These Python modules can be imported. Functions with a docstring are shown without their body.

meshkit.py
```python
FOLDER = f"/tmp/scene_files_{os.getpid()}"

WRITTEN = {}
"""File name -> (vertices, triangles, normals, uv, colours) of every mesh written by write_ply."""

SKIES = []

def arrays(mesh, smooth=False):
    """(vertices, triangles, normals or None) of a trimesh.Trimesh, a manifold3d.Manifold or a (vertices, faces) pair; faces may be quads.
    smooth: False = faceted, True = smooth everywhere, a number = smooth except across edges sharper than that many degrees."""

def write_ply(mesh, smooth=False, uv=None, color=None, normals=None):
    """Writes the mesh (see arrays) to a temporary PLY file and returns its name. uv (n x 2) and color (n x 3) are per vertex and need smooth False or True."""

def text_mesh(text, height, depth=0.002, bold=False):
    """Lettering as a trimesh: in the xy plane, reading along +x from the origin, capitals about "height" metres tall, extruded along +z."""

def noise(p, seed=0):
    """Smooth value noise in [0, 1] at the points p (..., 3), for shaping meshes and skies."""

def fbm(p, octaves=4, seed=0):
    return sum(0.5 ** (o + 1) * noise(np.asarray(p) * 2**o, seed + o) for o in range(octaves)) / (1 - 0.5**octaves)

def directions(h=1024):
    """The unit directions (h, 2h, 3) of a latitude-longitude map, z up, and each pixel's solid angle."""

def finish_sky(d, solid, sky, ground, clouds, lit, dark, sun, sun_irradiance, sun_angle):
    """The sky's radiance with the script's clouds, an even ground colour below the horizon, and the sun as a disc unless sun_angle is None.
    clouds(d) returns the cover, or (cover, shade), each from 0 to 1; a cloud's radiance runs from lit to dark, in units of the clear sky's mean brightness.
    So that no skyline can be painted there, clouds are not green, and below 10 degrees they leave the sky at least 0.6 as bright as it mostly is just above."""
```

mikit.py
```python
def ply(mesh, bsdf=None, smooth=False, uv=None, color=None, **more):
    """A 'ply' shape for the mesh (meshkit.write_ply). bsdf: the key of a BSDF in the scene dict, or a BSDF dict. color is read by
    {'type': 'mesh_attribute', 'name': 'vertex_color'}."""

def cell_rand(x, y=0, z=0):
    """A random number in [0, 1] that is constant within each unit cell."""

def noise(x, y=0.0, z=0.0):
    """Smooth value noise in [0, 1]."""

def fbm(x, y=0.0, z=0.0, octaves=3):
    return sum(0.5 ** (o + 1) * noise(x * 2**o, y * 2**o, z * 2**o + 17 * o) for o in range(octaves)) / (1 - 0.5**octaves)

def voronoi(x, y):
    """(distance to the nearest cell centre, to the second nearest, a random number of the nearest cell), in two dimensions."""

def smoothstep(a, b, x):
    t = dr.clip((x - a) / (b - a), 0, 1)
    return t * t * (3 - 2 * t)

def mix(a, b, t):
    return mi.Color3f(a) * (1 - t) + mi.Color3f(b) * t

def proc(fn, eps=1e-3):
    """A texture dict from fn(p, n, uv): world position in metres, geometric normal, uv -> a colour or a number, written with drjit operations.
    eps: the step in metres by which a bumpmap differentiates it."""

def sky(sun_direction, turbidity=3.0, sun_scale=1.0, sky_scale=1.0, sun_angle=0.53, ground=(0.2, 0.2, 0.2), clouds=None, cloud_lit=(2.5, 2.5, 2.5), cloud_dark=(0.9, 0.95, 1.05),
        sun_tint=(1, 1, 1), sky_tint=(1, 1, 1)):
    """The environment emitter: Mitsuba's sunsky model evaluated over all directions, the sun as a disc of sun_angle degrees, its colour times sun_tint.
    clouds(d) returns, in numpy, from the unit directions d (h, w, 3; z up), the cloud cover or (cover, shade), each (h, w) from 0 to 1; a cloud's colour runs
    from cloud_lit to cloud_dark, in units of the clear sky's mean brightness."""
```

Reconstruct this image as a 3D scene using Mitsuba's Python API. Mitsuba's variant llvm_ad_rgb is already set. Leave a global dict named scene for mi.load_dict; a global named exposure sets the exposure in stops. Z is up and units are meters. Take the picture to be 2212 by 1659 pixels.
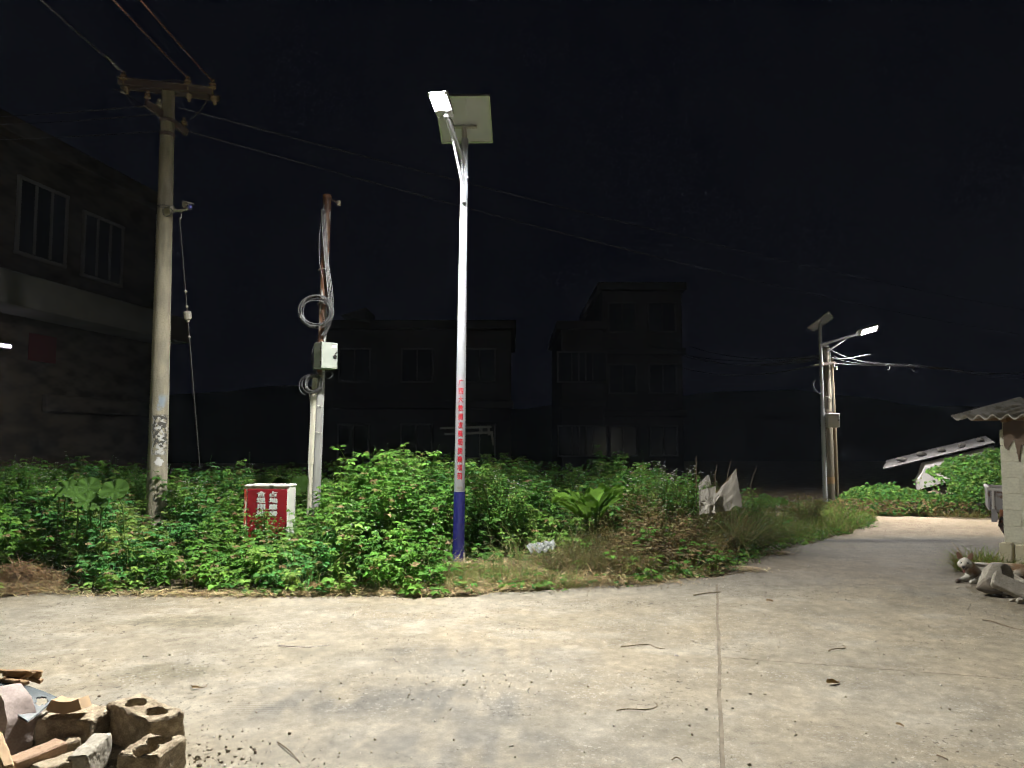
import math, json, random
import numpy as np
import trimesh
import manifold3d as m3
import shapely
from shapely.geometry import Polygon, LineString
import drjit as dr
import mitsuba as mi
import mikit, meshkit
from mikit import proc, noise, fbm, voronoi, smoothstep, mix, cell_rand

T = mi.ScalarTransform4f
scene, labels = {}, {}

# ---------------------------------------------------------------- camera, sky, exposure
F_PX, CU, CV, HOR = 1660.0, 1106.0, 829.5, 950.0      # measured on the photograph shown 2212 px wide
EYE = np.array([0.0, 0.0, 1.6])
PITCH = math.atan((HOR - CV) / F_PX)
FWD = np.array([0, math.cos(PITCH), math.sin(PITCH)]); UPV = np.array([0, -math.sin(PITCH), math.cos(PITCH)])
scene['camera'] = {'type': 'perspective', 'fov': 2 * math.degrees(math.atan(CU / F_PX)), 'fov_axis': 'x', 'near_clip': 0.05, 'far_clip': 2000.0,
                   'to_world': T().look_at(origin=EYE.tolist(), target=(EYE + FWD).tolist(), up=[0, 0, 1])}
scene['sky'] = mikit.sky([0.3, 0.6, 0.08], turbidity=3, sun_scale=0.0, sky_scale=0.30, sky_tint=(1.15, 1.0, 1.05), ground=(0.05, 0.05, 0.05),
                         clouds=lambda d: np.ones(d.shape[:2]), cloud_lit=(0.12, 0.14, 0.30), cloud_dark=(0.10, 0.12, 0.24))
labels['sky'] = {'label': 'black night sky', 'kind': 'structure'}
exposure = 0.0
LAMP = 5200.0        # radiance of the big lamp's diffuser
LAMP_FAR = 2750.0


def ray(u, v):
    return FWD + (u - CU) / F_PX * np.array([1.0, 0, 0]) - (v - CV) / F_PX * UPV


def at(u, v, y):
    d = ray(u, v)
    return EYE + d * (y / d[1])


def ground(u, v, z=0.0):
    d = ray(u, v)
    return EYE + d * ((z - EYE[2]) / d[2])


# ---------------------------------------------------------------- naming
def numbered(key, sep):
    k, n = key, 0
    while k in USED:
        n += 1
        k = f'{key}_{n:03d}'
    USED.add(k)
    return k


USED = set()


def thing(name, label=None, cat=None, group=None, kind=None):
    key = numbered(name, '_')
    d = {}
    if label: d['label'] = label
    if cat: d['category'] = cat
    if group: d['group'] = group
    if kind: d['kind'] = kind
    labels[key] = d
    return key


def put(key, mesh, bsdf, smooth=False, color=None, **more):
    scene[key] = mikit.ply(mesh, bsdf, smooth=smooth, color=color, **more)
    return key


def part(parent, name, mesh, bsdf, smooth=False, label=None, kind=None, color=None, **more):
    key = numbered(parent + '__' + name, '_')
    put(key, mesh, bsdf, smooth, color, **more)
    if label or kind:
        labels[key] = {k: v for k, v in (('label', label), ('kind', kind)) if v}
    return key


def solo(name, mesh, bsdf, label=None, cat=None, group=None, kind=None, smooth=False, color=None, **more):
    return put(thing(name, label, cat, group, kind), mesh, bsdf, smooth, color, **more)


# ---------------------------------------------------------------- mesh helpers
def norm(v):
    v = np.asarray(v, float)
    return v / (np.linalg.norm(v, axis=-1, keepdims=True) + 1e-12)


def tube(pts, r, sides=8, caps=True):
    p = np.asarray(pts, float)
    n = len(p)
    r = np.broadcast_to(np.asarray(r, float), (n,))
    t = norm(np.gradient(p, axis=0))
    ref = np.array([0, 0, 1.0]) if abs(t[0][2]) < 0.9 else np.array([1.0, 0, 0])
    a = norm(np.cross(t[0], ref)); fr = []
    for i in range(n):
        a = norm(a - t[i] * np.dot(a, t[i])); fr.append((a, np.cross(t[i], a)))
    ang = np.arange(sides) * 2 * math.pi / sides
    v = np.array([p[i] + r[i] * (np.cos(ang)[:, None] * fr[i][0] + np.sin(ang)[:, None] * fr[i][1]) for i in range(n)]).reshape(-1, 3)
    i, j = np.meshgrid(np.arange(n - 1), np.arange(sides), indexing='ij')
    q = np.stack([i * sides + j, i * sides + (j + 1) % sides, (i + 1) * sides + (j + 1) % sides, (i + 1) * sides + j], -1).reshape(-1, 4)
    f = np.vstack([q[:, [0, 1, 2]], q[:, [0, 2, 3]]])
    if caps:
        v = np.vstack([v, p[:1], p[-1:]])
        k = np.arange(sides)
        f = np.vstack([f, np.stack([(k + 1) % sides, k, k * 0 + n * sides], 1), np.stack([(n - 1) * sides + k, (n - 1) * sides + (k + 1) % sides, k * 0 + n * sides + 1], 1)])
    return trimesh.Trimesh(v, f, process=False)


def cat(*ms):
    out = []
    for m in ms:
        out += list(m) if isinstance(m, (list, tuple)) else [m]
    return trimesh.util.concatenate(out)


def move(m, loc=(0, 0, 0), rz=0.0, rx=0.0, ry=0.0):
    m = m.copy()
    M = trimesh.transformations.euler_matrix(rx, ry, rz, 'sxyz'); M[:3, 3] = loc
    m.apply_transform(M)
    return m


def frame_move(m, o, ex, ey, ez):
    m = m.copy(); M = np.eye(4)
    M[:3, 0], M[:3, 1], M[:3, 2], M[:3, 3] = ex, ey, ez, o
    m.apply_transform(M)
    return m


def cbox(sx, sy, sz, c=0.01):
    """Chamfered box, centred."""
    h = np.array([sx, sy, sz]) / 2
    c = min(c, *(h * 0.8))
    pts = []
    for s in np.ndindex(2, 2, 2):
        sg = np.array(s) * 2 - 1
        for k in range(3):
            o = h - c; o[k] = h[k]
            pts.append(sg * o)
    return trimesh.convex.convex_hull(np.array(pts))


def man(mesh):
    return m3.Manifold(m3.Mesh(np.asarray(mesh.vertices, np.float32), np.asarray(mesh.faces, np.uint32)))


def tm(m):
    q = m.to_mesh()
    return trimesh.Trimesh(np.array(q.vert_properties[:, :3]), np.array(q.tri_verts), process=False)


def rough(m, res, amp, scale, seed=0, amp2=0.0):
    """Refined and pushed by noise, as broken masonry."""
    g = tm((m if isinstance(m, m3.Manifold) else man(m)).refine_to_length(res))
    v = np.array(g.vertices)
    d = np.stack([meshkit.fbm(v / scale + 11.3 * k, 3, seed + 31 * k) - 0.5 for k in range(3)], 1) * 2 * amp
    if amp2:
        d += np.stack([meshkit.noise(v / (scale * 0.2) + 7.7 * k, seed + 57 * k) - 0.5 for k in range(3)], 1) * 2 * amp2
    return trimesh.Trimesh(v + d, g.faces, process=False)


def rock(size, seed, cuts=9, sub=3, amp=0.05):
    r = np.random.default_rng(seed)
    m = trimesh.creation.icosphere(subdivisions=sub)
    v = np.array(m.vertices)
    for _ in range(cuts):
        n = norm(r.normal(size=3)); d = r.uniform(0.55, 0.85)
        s = v @ n - d
        v -= np.where(s > 0, s, 0)[:, None] * n * 0.93
    v += np.stack([meshkit.fbm(v * 2.2 + 5 * k, 3, seed + k) - 0.5 for k in range(3)], 1) * 2 * amp
    return trimesh.Trimesh(v * np.asarray(size) / 2, m.faces, process=False)


def lathe(prof, sides=24):
    """profile [(r, z), ...] about z."""
    p = np.asarray(prof, float)
    a = np.arange(sides) * 2 * math.pi / sides
    v = np.stack([p[:, None, 0] * np.cos(a), p[:, None, 0] * np.sin(a), np.broadcast_to(p[:, None, 1], (len(p), sides))], -1).reshape(-1, 3)
    n = len(p)
    i, j = np.meshgrid(np.arange(n - 1), np.arange(sides), indexing='ij')
    q = np.stack([i * sides + j, i * sides + (j + 1) % sides, (i + 1) * sides + (j + 1) % sides, (i + 1) * sides + j], -1).reshape(-1, 4)
    m = trimesh.Trimesh(v, np.vstack([q[:, [0, 1, 2]], q[:, [0, 2, 3]]]), process=False)
    if m.volume < 0: m.invert()
    return m


def bar(a, b, w, h=None, up=(0, 0, 1), c=0.003):
    """Rectangular bar from a to b."""
    a, b = np.asarray(a, float), np.asarray(b, float)
    ex = norm(b - a); ey = norm(np.cross(up, ex)); ez = np.cross(ex, ey)
    return frame_move(cbox(np.linalg.norm(b - a), w, h or w, c), (a + b) / 2, ex, ey, ez)


def prism(poly, depth):
    g = Polygon(poly) if isinstance(poly, (list, tuple, np.ndarray)) else poly
    return cat([trimesh.creation.extrude_polygon(x, depth, engine='earcut') for x in getattr(g, 'geoms', [g])])


def sag(a, b, drop, n=24):
    t = np.linspace(0, 1, n)[:, None]
    p = np.asarray(a) * (1 - t) + np.asarray(b) * t
    p[:, 2] -= 4 * drop * (t * (1 - t))[:, 0]
    return p


def spline(pts, n=40):
    from scipy.interpolate import make_interp_spline
    p = np.asarray(pts, float)
    k = min(3, len(p) - 1)
    s = np.r_[0, np.cumsum(np.linalg.norm(np.diff(p, axis=0), axis=1))]
    return make_interp_spline(s, p, k=k)(np.linspace(0, s[-1], n))


GLYPHS = json.loads(r'''{"广":[[[[-49,-41],[-44,-33],[-40,-18],[-38,34],[-2,35],[-5,45],[-5,48],[7,50],[13,35],[46,35],[48,33],[48,24],[47,22],[-25,22],[-26,-11],[-28,-25],[-31,-37],[-35,-45],[-40,-50],[-48,-44]]]],"西":[[[[-50,45],[-47,48],[48,47],[49,36],[47,35],[18,34],[18,24],[43,24],[44,23],[44,-47],[43,-48],[33,-48],[31,-47],[30,-41],[-30,-41],[-32,-48],[-43,-48],[-44,-47],[-44,23],[-43,24],[-19,24],[-18,34],[-48,35],[-50,37]],[[-27,-20],[-31,-20],[-30,-29],[31,-28],[31,-16],[12,-16],[6,-12],[4,-8],[4,12],[-6,11],[-7,4],[-12,-6],[-20,-15]],[[18,-2],[31,-3],[31,11],[18,11]],[[-5,35],[-6,24],[4,24],[4,35]],[[-31,-6],[-28,-5],[-22,2],[-19,12],[-31,11]]]],"大":[[[[-50,-40],[-35,-31],[-23,-20],[-15,-5],[-11,6],[-11,8],[-47,8],[-48,9],[-48,19],[-47,21],[-9,21],[-7,49],[-6,50],[4,50],[6,48],[5,21],[47,20],[47,10],[46,8],[10,7],[16,-8],[23,-19],[34,-30],[49,-38],[49,-42],[42,-50],[31,-46],[16,-32],[6,-17],[0,-5],[-12,-27],[-28,-43],[-42,-50],[-50,-42]]]],"数":[[[[-50,6],[-34,18],[-47,19],[-49,20],[-49,29],[-47,30],[-40,31],[-45,41],[-43,45],[-36,47],[-28,35],[-28,48],[-27,49],[-17,49],[-16,48],[-15,35],[-9,46],[-5,47],[2,43],[-4,30],[3,30],[5,26],[10,47],[11,48],[20,47],[22,44],[19,30],[45,30],[47,28],[46,18],[39,17],[36,0],[29,-18],[34,-26],[49,-38],[49,-42],[43,-48],[39,-48],[26,-36],[22,-30],[12,-41],[0,-49],[-3,-49],[-8,-42],[-11,-42],[-18,-37],[-32,-45],[-44,-48],[-49,-42],[-49,-38],[-36,-34],[-31,-30],[-42,-25],[-42,-21],[-39,-15],[-46,-14],[-47,-13],[-47,-5],[-44,-2]],[[18,18],[19,7],[23,-2],[27,17]],[[-9,-28],[-3,-33],[-2,-36],[5,-31],[13,-22],[15,-17],[10,0],[5,-6],[1,-7],[-2,-16]],[[-7,18],[1,13],[3,17],[2,19]],[[-18,0],[-19,-3],[-3,-3],[-5,-1],[-5,3],[-15,11],[-16,1]],[[-24,-14],[-27,-19],[-20,-22],[-15,-15]],[[-42,-3],[-32,-3],[-31,2],[-28,3],[-28,7]]]],"据":[[[[-50,-6],[-36,-1],[-36,16],[-47,16],[-49,18],[-49,27],[-47,28],[-36,29],[-36,48],[-35,49],[-25,49],[-24,48],[-24,28],[-13,29],[-13,43],[-12,45],[45,44],[45,15],[43,13],[26,13],[27,7],[49,6],[49,-3],[47,-4],[26,-5],[26,-12],[44,-12],[46,-13],[46,-48],[44,-49],[35,-49],[33,-46],[8,-46],[6,-49],[-3,-49],[-4,-47],[-5,-29],[-8,-37],[-15,-49],[-17,-49],[-25,-44],[-31,-48],[-44,-49],[-47,-38],[-46,-37],[-36,-36],[-36,-15],[-47,-17]],[[8,-34],[33,-34],[34,-24],[8,-23]],[[-1,26],[33,25],[33,33],[0,34]],[[-1,-4],[-1,-12],[14,-12],[14,-4]],[[-1,7],[14,7],[14,13],[0,13]],[[-24,3],[-13,4],[-14,16],[-24,16]],[[-24,-39],[-22,-38],[-18,-28],[-14,-8],[-24,-10]]]],"发":[[[[-50,-32],[-37,-22],[-29,-14],[-22,-4],[-15,11],[-16,14],[-31,14],[-36,12],[-39,13],[-41,22],[-38,26],[-35,31],[-30,46],[-18,44],[-18,39],[-23,26],[-11,26],[-8,47],[-6,49],[-4,49],[3,48],[6,46],[3,26],[26,26],[15,40],[15,42],[17,44],[24,47],[38,32],[39,30],[36,26],[45,25],[46,15],[44,14],[0,14],[-2,9],[-2,8],[31,8],[37,4],[31,-12],[19,-28],[31,-34],[48,-38],[49,-42],[43,-49],[39,-49],[27,-46],[9,-36],[-12,-47],[-24,-49],[-29,-41],[-29,-39],[-13,-34],[-2,-28],[-12,-14],[-31,-34],[-41,-41],[-44,-41],[-50,-34]],[[-3,-5],[2,-13],[9,-19],[14,-14],[19,-5]]]],"展":[[[[-50,-39],[-44,-29],[-40,-9],[-38,47],[41,46],[41,19],[40,18],[27,18],[27,13],[42,13],[44,11],[44,4],[42,1],[27,1],[27,-4],[46,-4],[47,-6],[47,-16],[42,-16],[42,-19],[40,-21],[29,-28],[36,-33],[48,-36],[49,-39],[43,-47],[31,-43],[23,-40],[14,-33],[12,-38],[-20,-47],[-25,-37],[-20,-32],[-20,-16],[-29,-17],[-34,-36],[-39,-47],[-42,-47],[-49,-43]],[[-26,31],[28,30],[29,35],[-26,35]],[[17,-16],[20,-21],[25,-17]],[[-1,-4],[14,-4],[14,1],[-1,1]],[[0,18],[-1,13],[14,13],[14,18]],[[-8,-30],[-5,-31],[9,-27],[2,-16],[-7,-16]],[[-26,1],[-27,-4],[-13,-4],[-13,1]],[[-13,18],[-26,18],[-26,13],[-13,13]]]],"局":[[[[-50,-36],[-44,-26],[-39,-7],[-37,4],[-37,46],[-36,49],[40,49],[41,47],[41,18],[40,16],[-24,16],[-24,12],[47,12],[49,11],[49,0],[47,-29],[44,-41],[41,-46],[33,-49],[17,-48],[14,-36],[-8,-36],[-9,-42],[-20,-42],[-21,-40],[-20,-4],[24,-3],[25,-4],[24,-36],[30,-36],[33,-28],[34,0],[-25,0],[-29,-23],[-33,-34],[-39,-45],[-40,-46],[-43,-45],[-50,-40]],[[-24,29],[-23,28],[28,28],[28,36],[-24,37]],[[-8,-24],[12,-24],[12,-15],[-8,-15]]]],"援":[[[[-50,-9],[-48,-7],[-36,-3],[-36,16],[-47,16],[-49,18],[-49,27],[-47,28],[-36,28],[-36,47],[-35,49],[-25,48],[-24,28],[-15,28],[-13,22],[-10,22],[-9,23],[-13,32],[-16,34],[-17,39],[-16,43],[10,44],[37,48],[42,42],[42,39],[39,37],[41,35],[41,33],[35,22],[42,22],[44,21],[44,11],[10,11],[9,8],[46,7],[47,6],[47,-3],[8,-4],[7,-6],[34,-6],[40,-9],[39,-16],[29,-32],[49,-39],[48,-42],[43,-49],[29,-46],[18,-40],[8,-46],[-1,-49],[-5,-49],[-10,-42],[-18,-49],[-21,-48],[-25,-44],[-31,-48],[-44,-49],[-47,-38],[-46,-37],[-36,-37],[-36,-17],[-47,-19]],[[17,34],[19,23],[21,22],[28,35]],[[10,-18],[18,-25],[20,-24],[24,-17]],[[1,-26],[-6,-37],[-4,-37],[7,-32]],[[-1,32],[3,23],[7,22],[6,32]],[[-24,1],[-18,2],[-17,7],[-4,8],[-3,10],[-14,11],[-16,16],[-24,16]],[[-14,-9],[-24,-13],[-24,-38],[-16,-31],[-11,-23],[-5,-4],[-13,-4]]]],"建":[[[[-50,-41],[-43,-34],[-37,-26],[-46,-8],[-46,-4],[-41,-2],[-44,-1],[-47,6],[-47,9],[-41,14],[-32,30],[-47,32],[-47,41],[-46,43],[-25,43],[-22,44],[-14,39],[-11,41],[5,41],[5,48],[6,49],[16,49],[17,48],[17,41],[38,41],[40,40],[40,27],[47,26],[47,17],[40,15],[40,3],[39,2],[17,2],[17,-1],[41,-1],[42,-3],[42,-10],[41,-12],[17,-12],[17,-14],[46,-15],[46,-25],[45,-26],[17,-26],[17,-34],[47,-35],[49,-39],[44,-47],[-2,-46],[-16,-43],[-29,-36],[-37,-46],[-41,-49],[-43,-49],[-50,-43]],[[17,14],[27,13],[28,15],[18,16]],[[18,30],[18,27],[27,27],[28,29]],[[-27,15],[-15,12],[-13,13],[5,13],[5,15],[-19,16],[-20,17],[-21,25]],[[-20,-18],[-23,-25],[-13,-31],[-1,-34],[5,-34],[5,-26],[-18,-26],[-20,-25]],[[-16,6],[-19,-15],[5,-14],[5,-12],[-14,-12],[-15,-11],[-15,-3],[-14,-1],[5,-1],[5,2],[-13,2]],[[-14,37],[-19,27],[5,27],[5,29],[-13,30]],[[-41,-1],[-35,-3],[-34,-9],[-31,-12],[-29,2],[-38,2]]]],"项":[[[[-50,-16],[-36,-11],[-36,26],[-47,27],[-49,29],[-48,39],[-15,39],[-15,46],[-14,47],[47,47],[48,46],[48,36],[47,35],[22,35],[20,31],[20,29],[40,29],[42,27],[42,-21],[41,-23],[30,-23],[49,-38],[49,-40],[43,-46],[40,-47],[16,-28],[4,-39],[-14,-47],[-21,-39],[-20,-36],[-4,-30],[6,-21],[9,-11],[10,17],[1,17],[0,-23],[-9,-24],[-11,-22],[-11,-17],[-12,-17],[-47,-28],[-49,-25]],[[22,-12],[20,-22],[22,-20],[29,-22],[29,17],[20,17],[22,15]],[[-23,-7],[-16,-5],[-11,-6],[-11,28],[-10,29],[6,29],[7,35],[-11,35],[-12,27],[-23,27]]]],"目":[[[[-41,48],[-40,50],[38,50],[40,49],[40,-49],[38,-50],[26,-49],[25,-42],[-27,-42],[-29,-50],[-40,-49]],[[-27,-28],[25,-29],[25,-17],[-27,-16]],[[-27,-2],[25,-2],[25,10],[-27,10]],[[-27,24],[25,24],[25,36],[-27,36]]]],"b占":[[[[-43,2],[-40,4],[-15,5],[-15,46],[-11,50],[-1,50],[1,49],[2,46],[2,32],[39,31],[42,29],[42,19],[39,16],[2,16],[2,4],[31,4],[33,3],[34,-47],[31,-49],[20,-49],[18,-48],[17,-44],[-27,-44],[-27,-48],[-30,-50],[-40,-50],[-43,-48]],[[-27,-27],[-26,-28],[17,-28],[18,-11],[-27,-11]]]],"b地":[[[[-50,-22],[-49,-20],[-37,-15],[-37,9],[-46,9],[-48,10],[-49,22],[-46,24],[-37,24],[-37,44],[-34,47],[-24,47],[-22,45],[-21,24],[-11,24],[-11,36],[-10,38],[2,39],[4,36],[4,18],[9,20],[9,45],[11,48],[22,48],[23,46],[24,26],[30,28],[34,32],[44,28],[45,-2],[44,-13],[41,-20],[48,-23],[49,-30],[47,-39],[41,-46],[35,-48],[-2,-47],[-6,-45],[-10,-41],[-11,-37],[-11,-21],[-41,-35],[-45,-35],[-47,-32]],[[9,2],[4,0],[4,-33],[32,-33],[34,-29],[33,-24],[24,-24],[22,-28],[11,-28],[9,-27]],[[25,9],[24,-9],[28,-10],[29,11]],[[-21,9],[-20,7],[-17,9]],[[-21,-8],[-17,-7],[-20,-2],[-21,-2]]]],"b建":[[[[-50,-38],[-44,-33],[-38,-25],[-46,-9],[-46,-5],[-43,-1],[-47,5],[-47,9],[-42,14],[-34,27],[-44,28],[-47,30],[-48,40],[-46,43],[-24,43],[-20,45],[-14,40],[-12,41],[3,41],[3,47],[5,49],[16,49],[18,47],[19,42],[37,41],[40,40],[40,28],[45,27],[47,25],[47,16],[45,13],[40,13],[40,2],[39,1],[43,-2],[42,-12],[46,-15],[46,-24],[43,-27],[19,-27],[18,-31],[47,-32],[49,-37],[45,-46],[-2,-46],[-17,-43],[-27,-37],[-35,-47],[-39,-49],[-42,-49],[-50,-42]],[[-12,-27],[-7,-30],[3,-31],[3,-27]],[[-16,28],[-14,27],[-14,28],[-15,29]],[[-21,16],[-23,16],[-22,15]],[[-33,-1],[-32,-5],[-31,-5],[-29,0]]]],"b房":[[[[-49,-41],[-44,-31],[-40,-16],[-38,4],[-38,38],[-36,40],[-8,40],[-8,46],[-6,48],[6,50],[11,40],[41,40],[44,38],[44,10],[41,8],[17,8],[19,4],[44,4],[48,1],[48,-9],[45,-11],[38,-11],[41,-15],[41,-27],[38,-40],[34,-46],[28,-49],[9,-49],[7,-48],[4,-39],[5,-36],[7,-34],[23,-35],[24,-27],[3,-27],[-2,-36],[-9,-43],[-23,-50],[-27,-49],[-31,-44],[-35,-49],[-39,-50],[-47,-46]],[[-22,23],[27,23],[28,24],[27,25],[-22,25]],[[-22,8],[-22,4],[1,4],[-2,8]],[[-23,-11],[-28,-35],[-27,-35],[-22,-33],[-15,-26],[-11,-17],[-10,-11]]]],"b合":[[[[-50,9],[-49,13],[-34,19],[-18,30],[-7,41],[-2,49],[3,49],[11,45],[11,40],[10,37],[13,35],[28,23],[48,14],[49,12],[48,8],[42,0],[37,0],[28,5],[25,2],[-27,2],[-30,4],[-37,-1],[-42,-1]],[[0,26],[-8,17],[9,17]]],[[[-35,-5],[-32,-1],[32,-2],[34,-4],[34,-47],[32,-48],[20,-48],[17,-44],[-18,-44],[-22,-49],[-33,-48],[-35,-45]],[[-18,-28],[18,-28],[18,-17],[-18,-16]]]],"b理":[[[[-50,-25],[-48,-22],[-37,-20],[-37,-1],[-46,-1],[-48,2],[-48,12],[-46,15],[-37,15],[-37,27],[-47,28],[-49,30],[-49,39],[-48,42],[-14,43],[-10,45],[40,45],[43,44],[44,-4],[42,-7],[23,-7],[23,-9],[43,-10],[45,-12],[45,-22],[43,-25],[23,-25],[23,-30],[47,-31],[49,-33],[49,-42],[47,-45],[-20,-45],[-23,-43],[-22,-32],[-45,-39],[-48,-36]],[[22,8],[29,8],[29,12],[22,12]],[[23,30],[22,27],[29,27],[29,30]],[[1,8],[7,8],[8,12],[1,12]],[[1,30],[1,27],[8,27],[7,30]],[[-22,-14],[-16,-13],[-12,-10],[7,-10],[7,-8],[6,-7],[-12,-7],[-14,-4],[-14,-1],[-21,-1]],[[-17,-30],[7,-30],[7,-25],[-10,-25],[-11,-27]],[[-14,27],[-21,28],[-21,15],[-14,15]]]],"b用":[[[[-50,-39],[-42,-27],[-39,-16],[-38,-7],[-38,45],[-35,49],[44,50],[48,48],[49,-37],[45,-45],[35,-48],[18,-48],[15,-46],[13,-40],[11,-47],[8,-48],[-2,-48],[-4,-46],[-4,-18],[-5,-16],[-22,-17],[-26,-33],[-33,-45],[-38,-50],[-42,-49],[-47,-44],[-50,-41]],[[13,-33],[32,-32],[32,-17],[13,-16]],[[13,1],[31,0],[32,8],[13,8]],[[13,25],[31,25],[32,32],[13,33]],[[-20,25],[-5,25],[-4,32],[-20,33]],[[-4,8],[-20,8],[-21,0],[-5,0]]]]}''')


def glyph(ch, w, h, depth=0.0015):
    """A character centred at the origin in the xy plane, w by h metres."""
    polys = [Polygon(g[0], g[1:]).buffer(0) for g in GLYPHS[ch]]
    m = cat([prism(p, 1.0) for p in polys if p.area > 10])
    v = np.array(m.vertices)
    return trimesh.Trimesh(v * [w / 100, h / 100, depth], m.faces, process=False)

# ---------------------------------------------------------------- materials
def rgb(c):
    return {'type': 'rgb', 'value': list(c) if not np.isscalar(c) else [c] * 3}


def mat(name, color, rough=0.7, metallic=0.0, spec=0.4, bump=None, bscale=1.0, two=False, eps=2e-3, **kw):
    b = {'type': 'principled', 'base_color': proc(color) if callable(color) else (color if isinstance(color, dict) else rgb(color)),
         'roughness': proc(rough) if callable(rough) else rough, 'metallic': metallic, 'specular': spec, **kw}
    if bump:
        b = {'type': 'bumpmap', 'arbitrary': proc(bump, eps), 'scale': bscale, 'bsdf': b}
    if two:
        b = {'type': 'twosided', 'bsdf': b}
    scene[name] = b
    return name


VCOL = {'type': 'mesh_attribute', 'name': 'vertex_color'}


def blot(p, cx, cy, rx, ry, f=2.0):
    """A stain of uneven outline on the road: 1 in its middle, 0 outside."""
    d = dr.sqrt(dr.square((p.x - cx) / rx) + dr.square((p.y - cy) / ry))
    return 1 - smoothstep(0.35, 1.0, d + 0.9 * (fbm(p.x * f, p.y * f, 3.0, 4) - 0.5))


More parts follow.
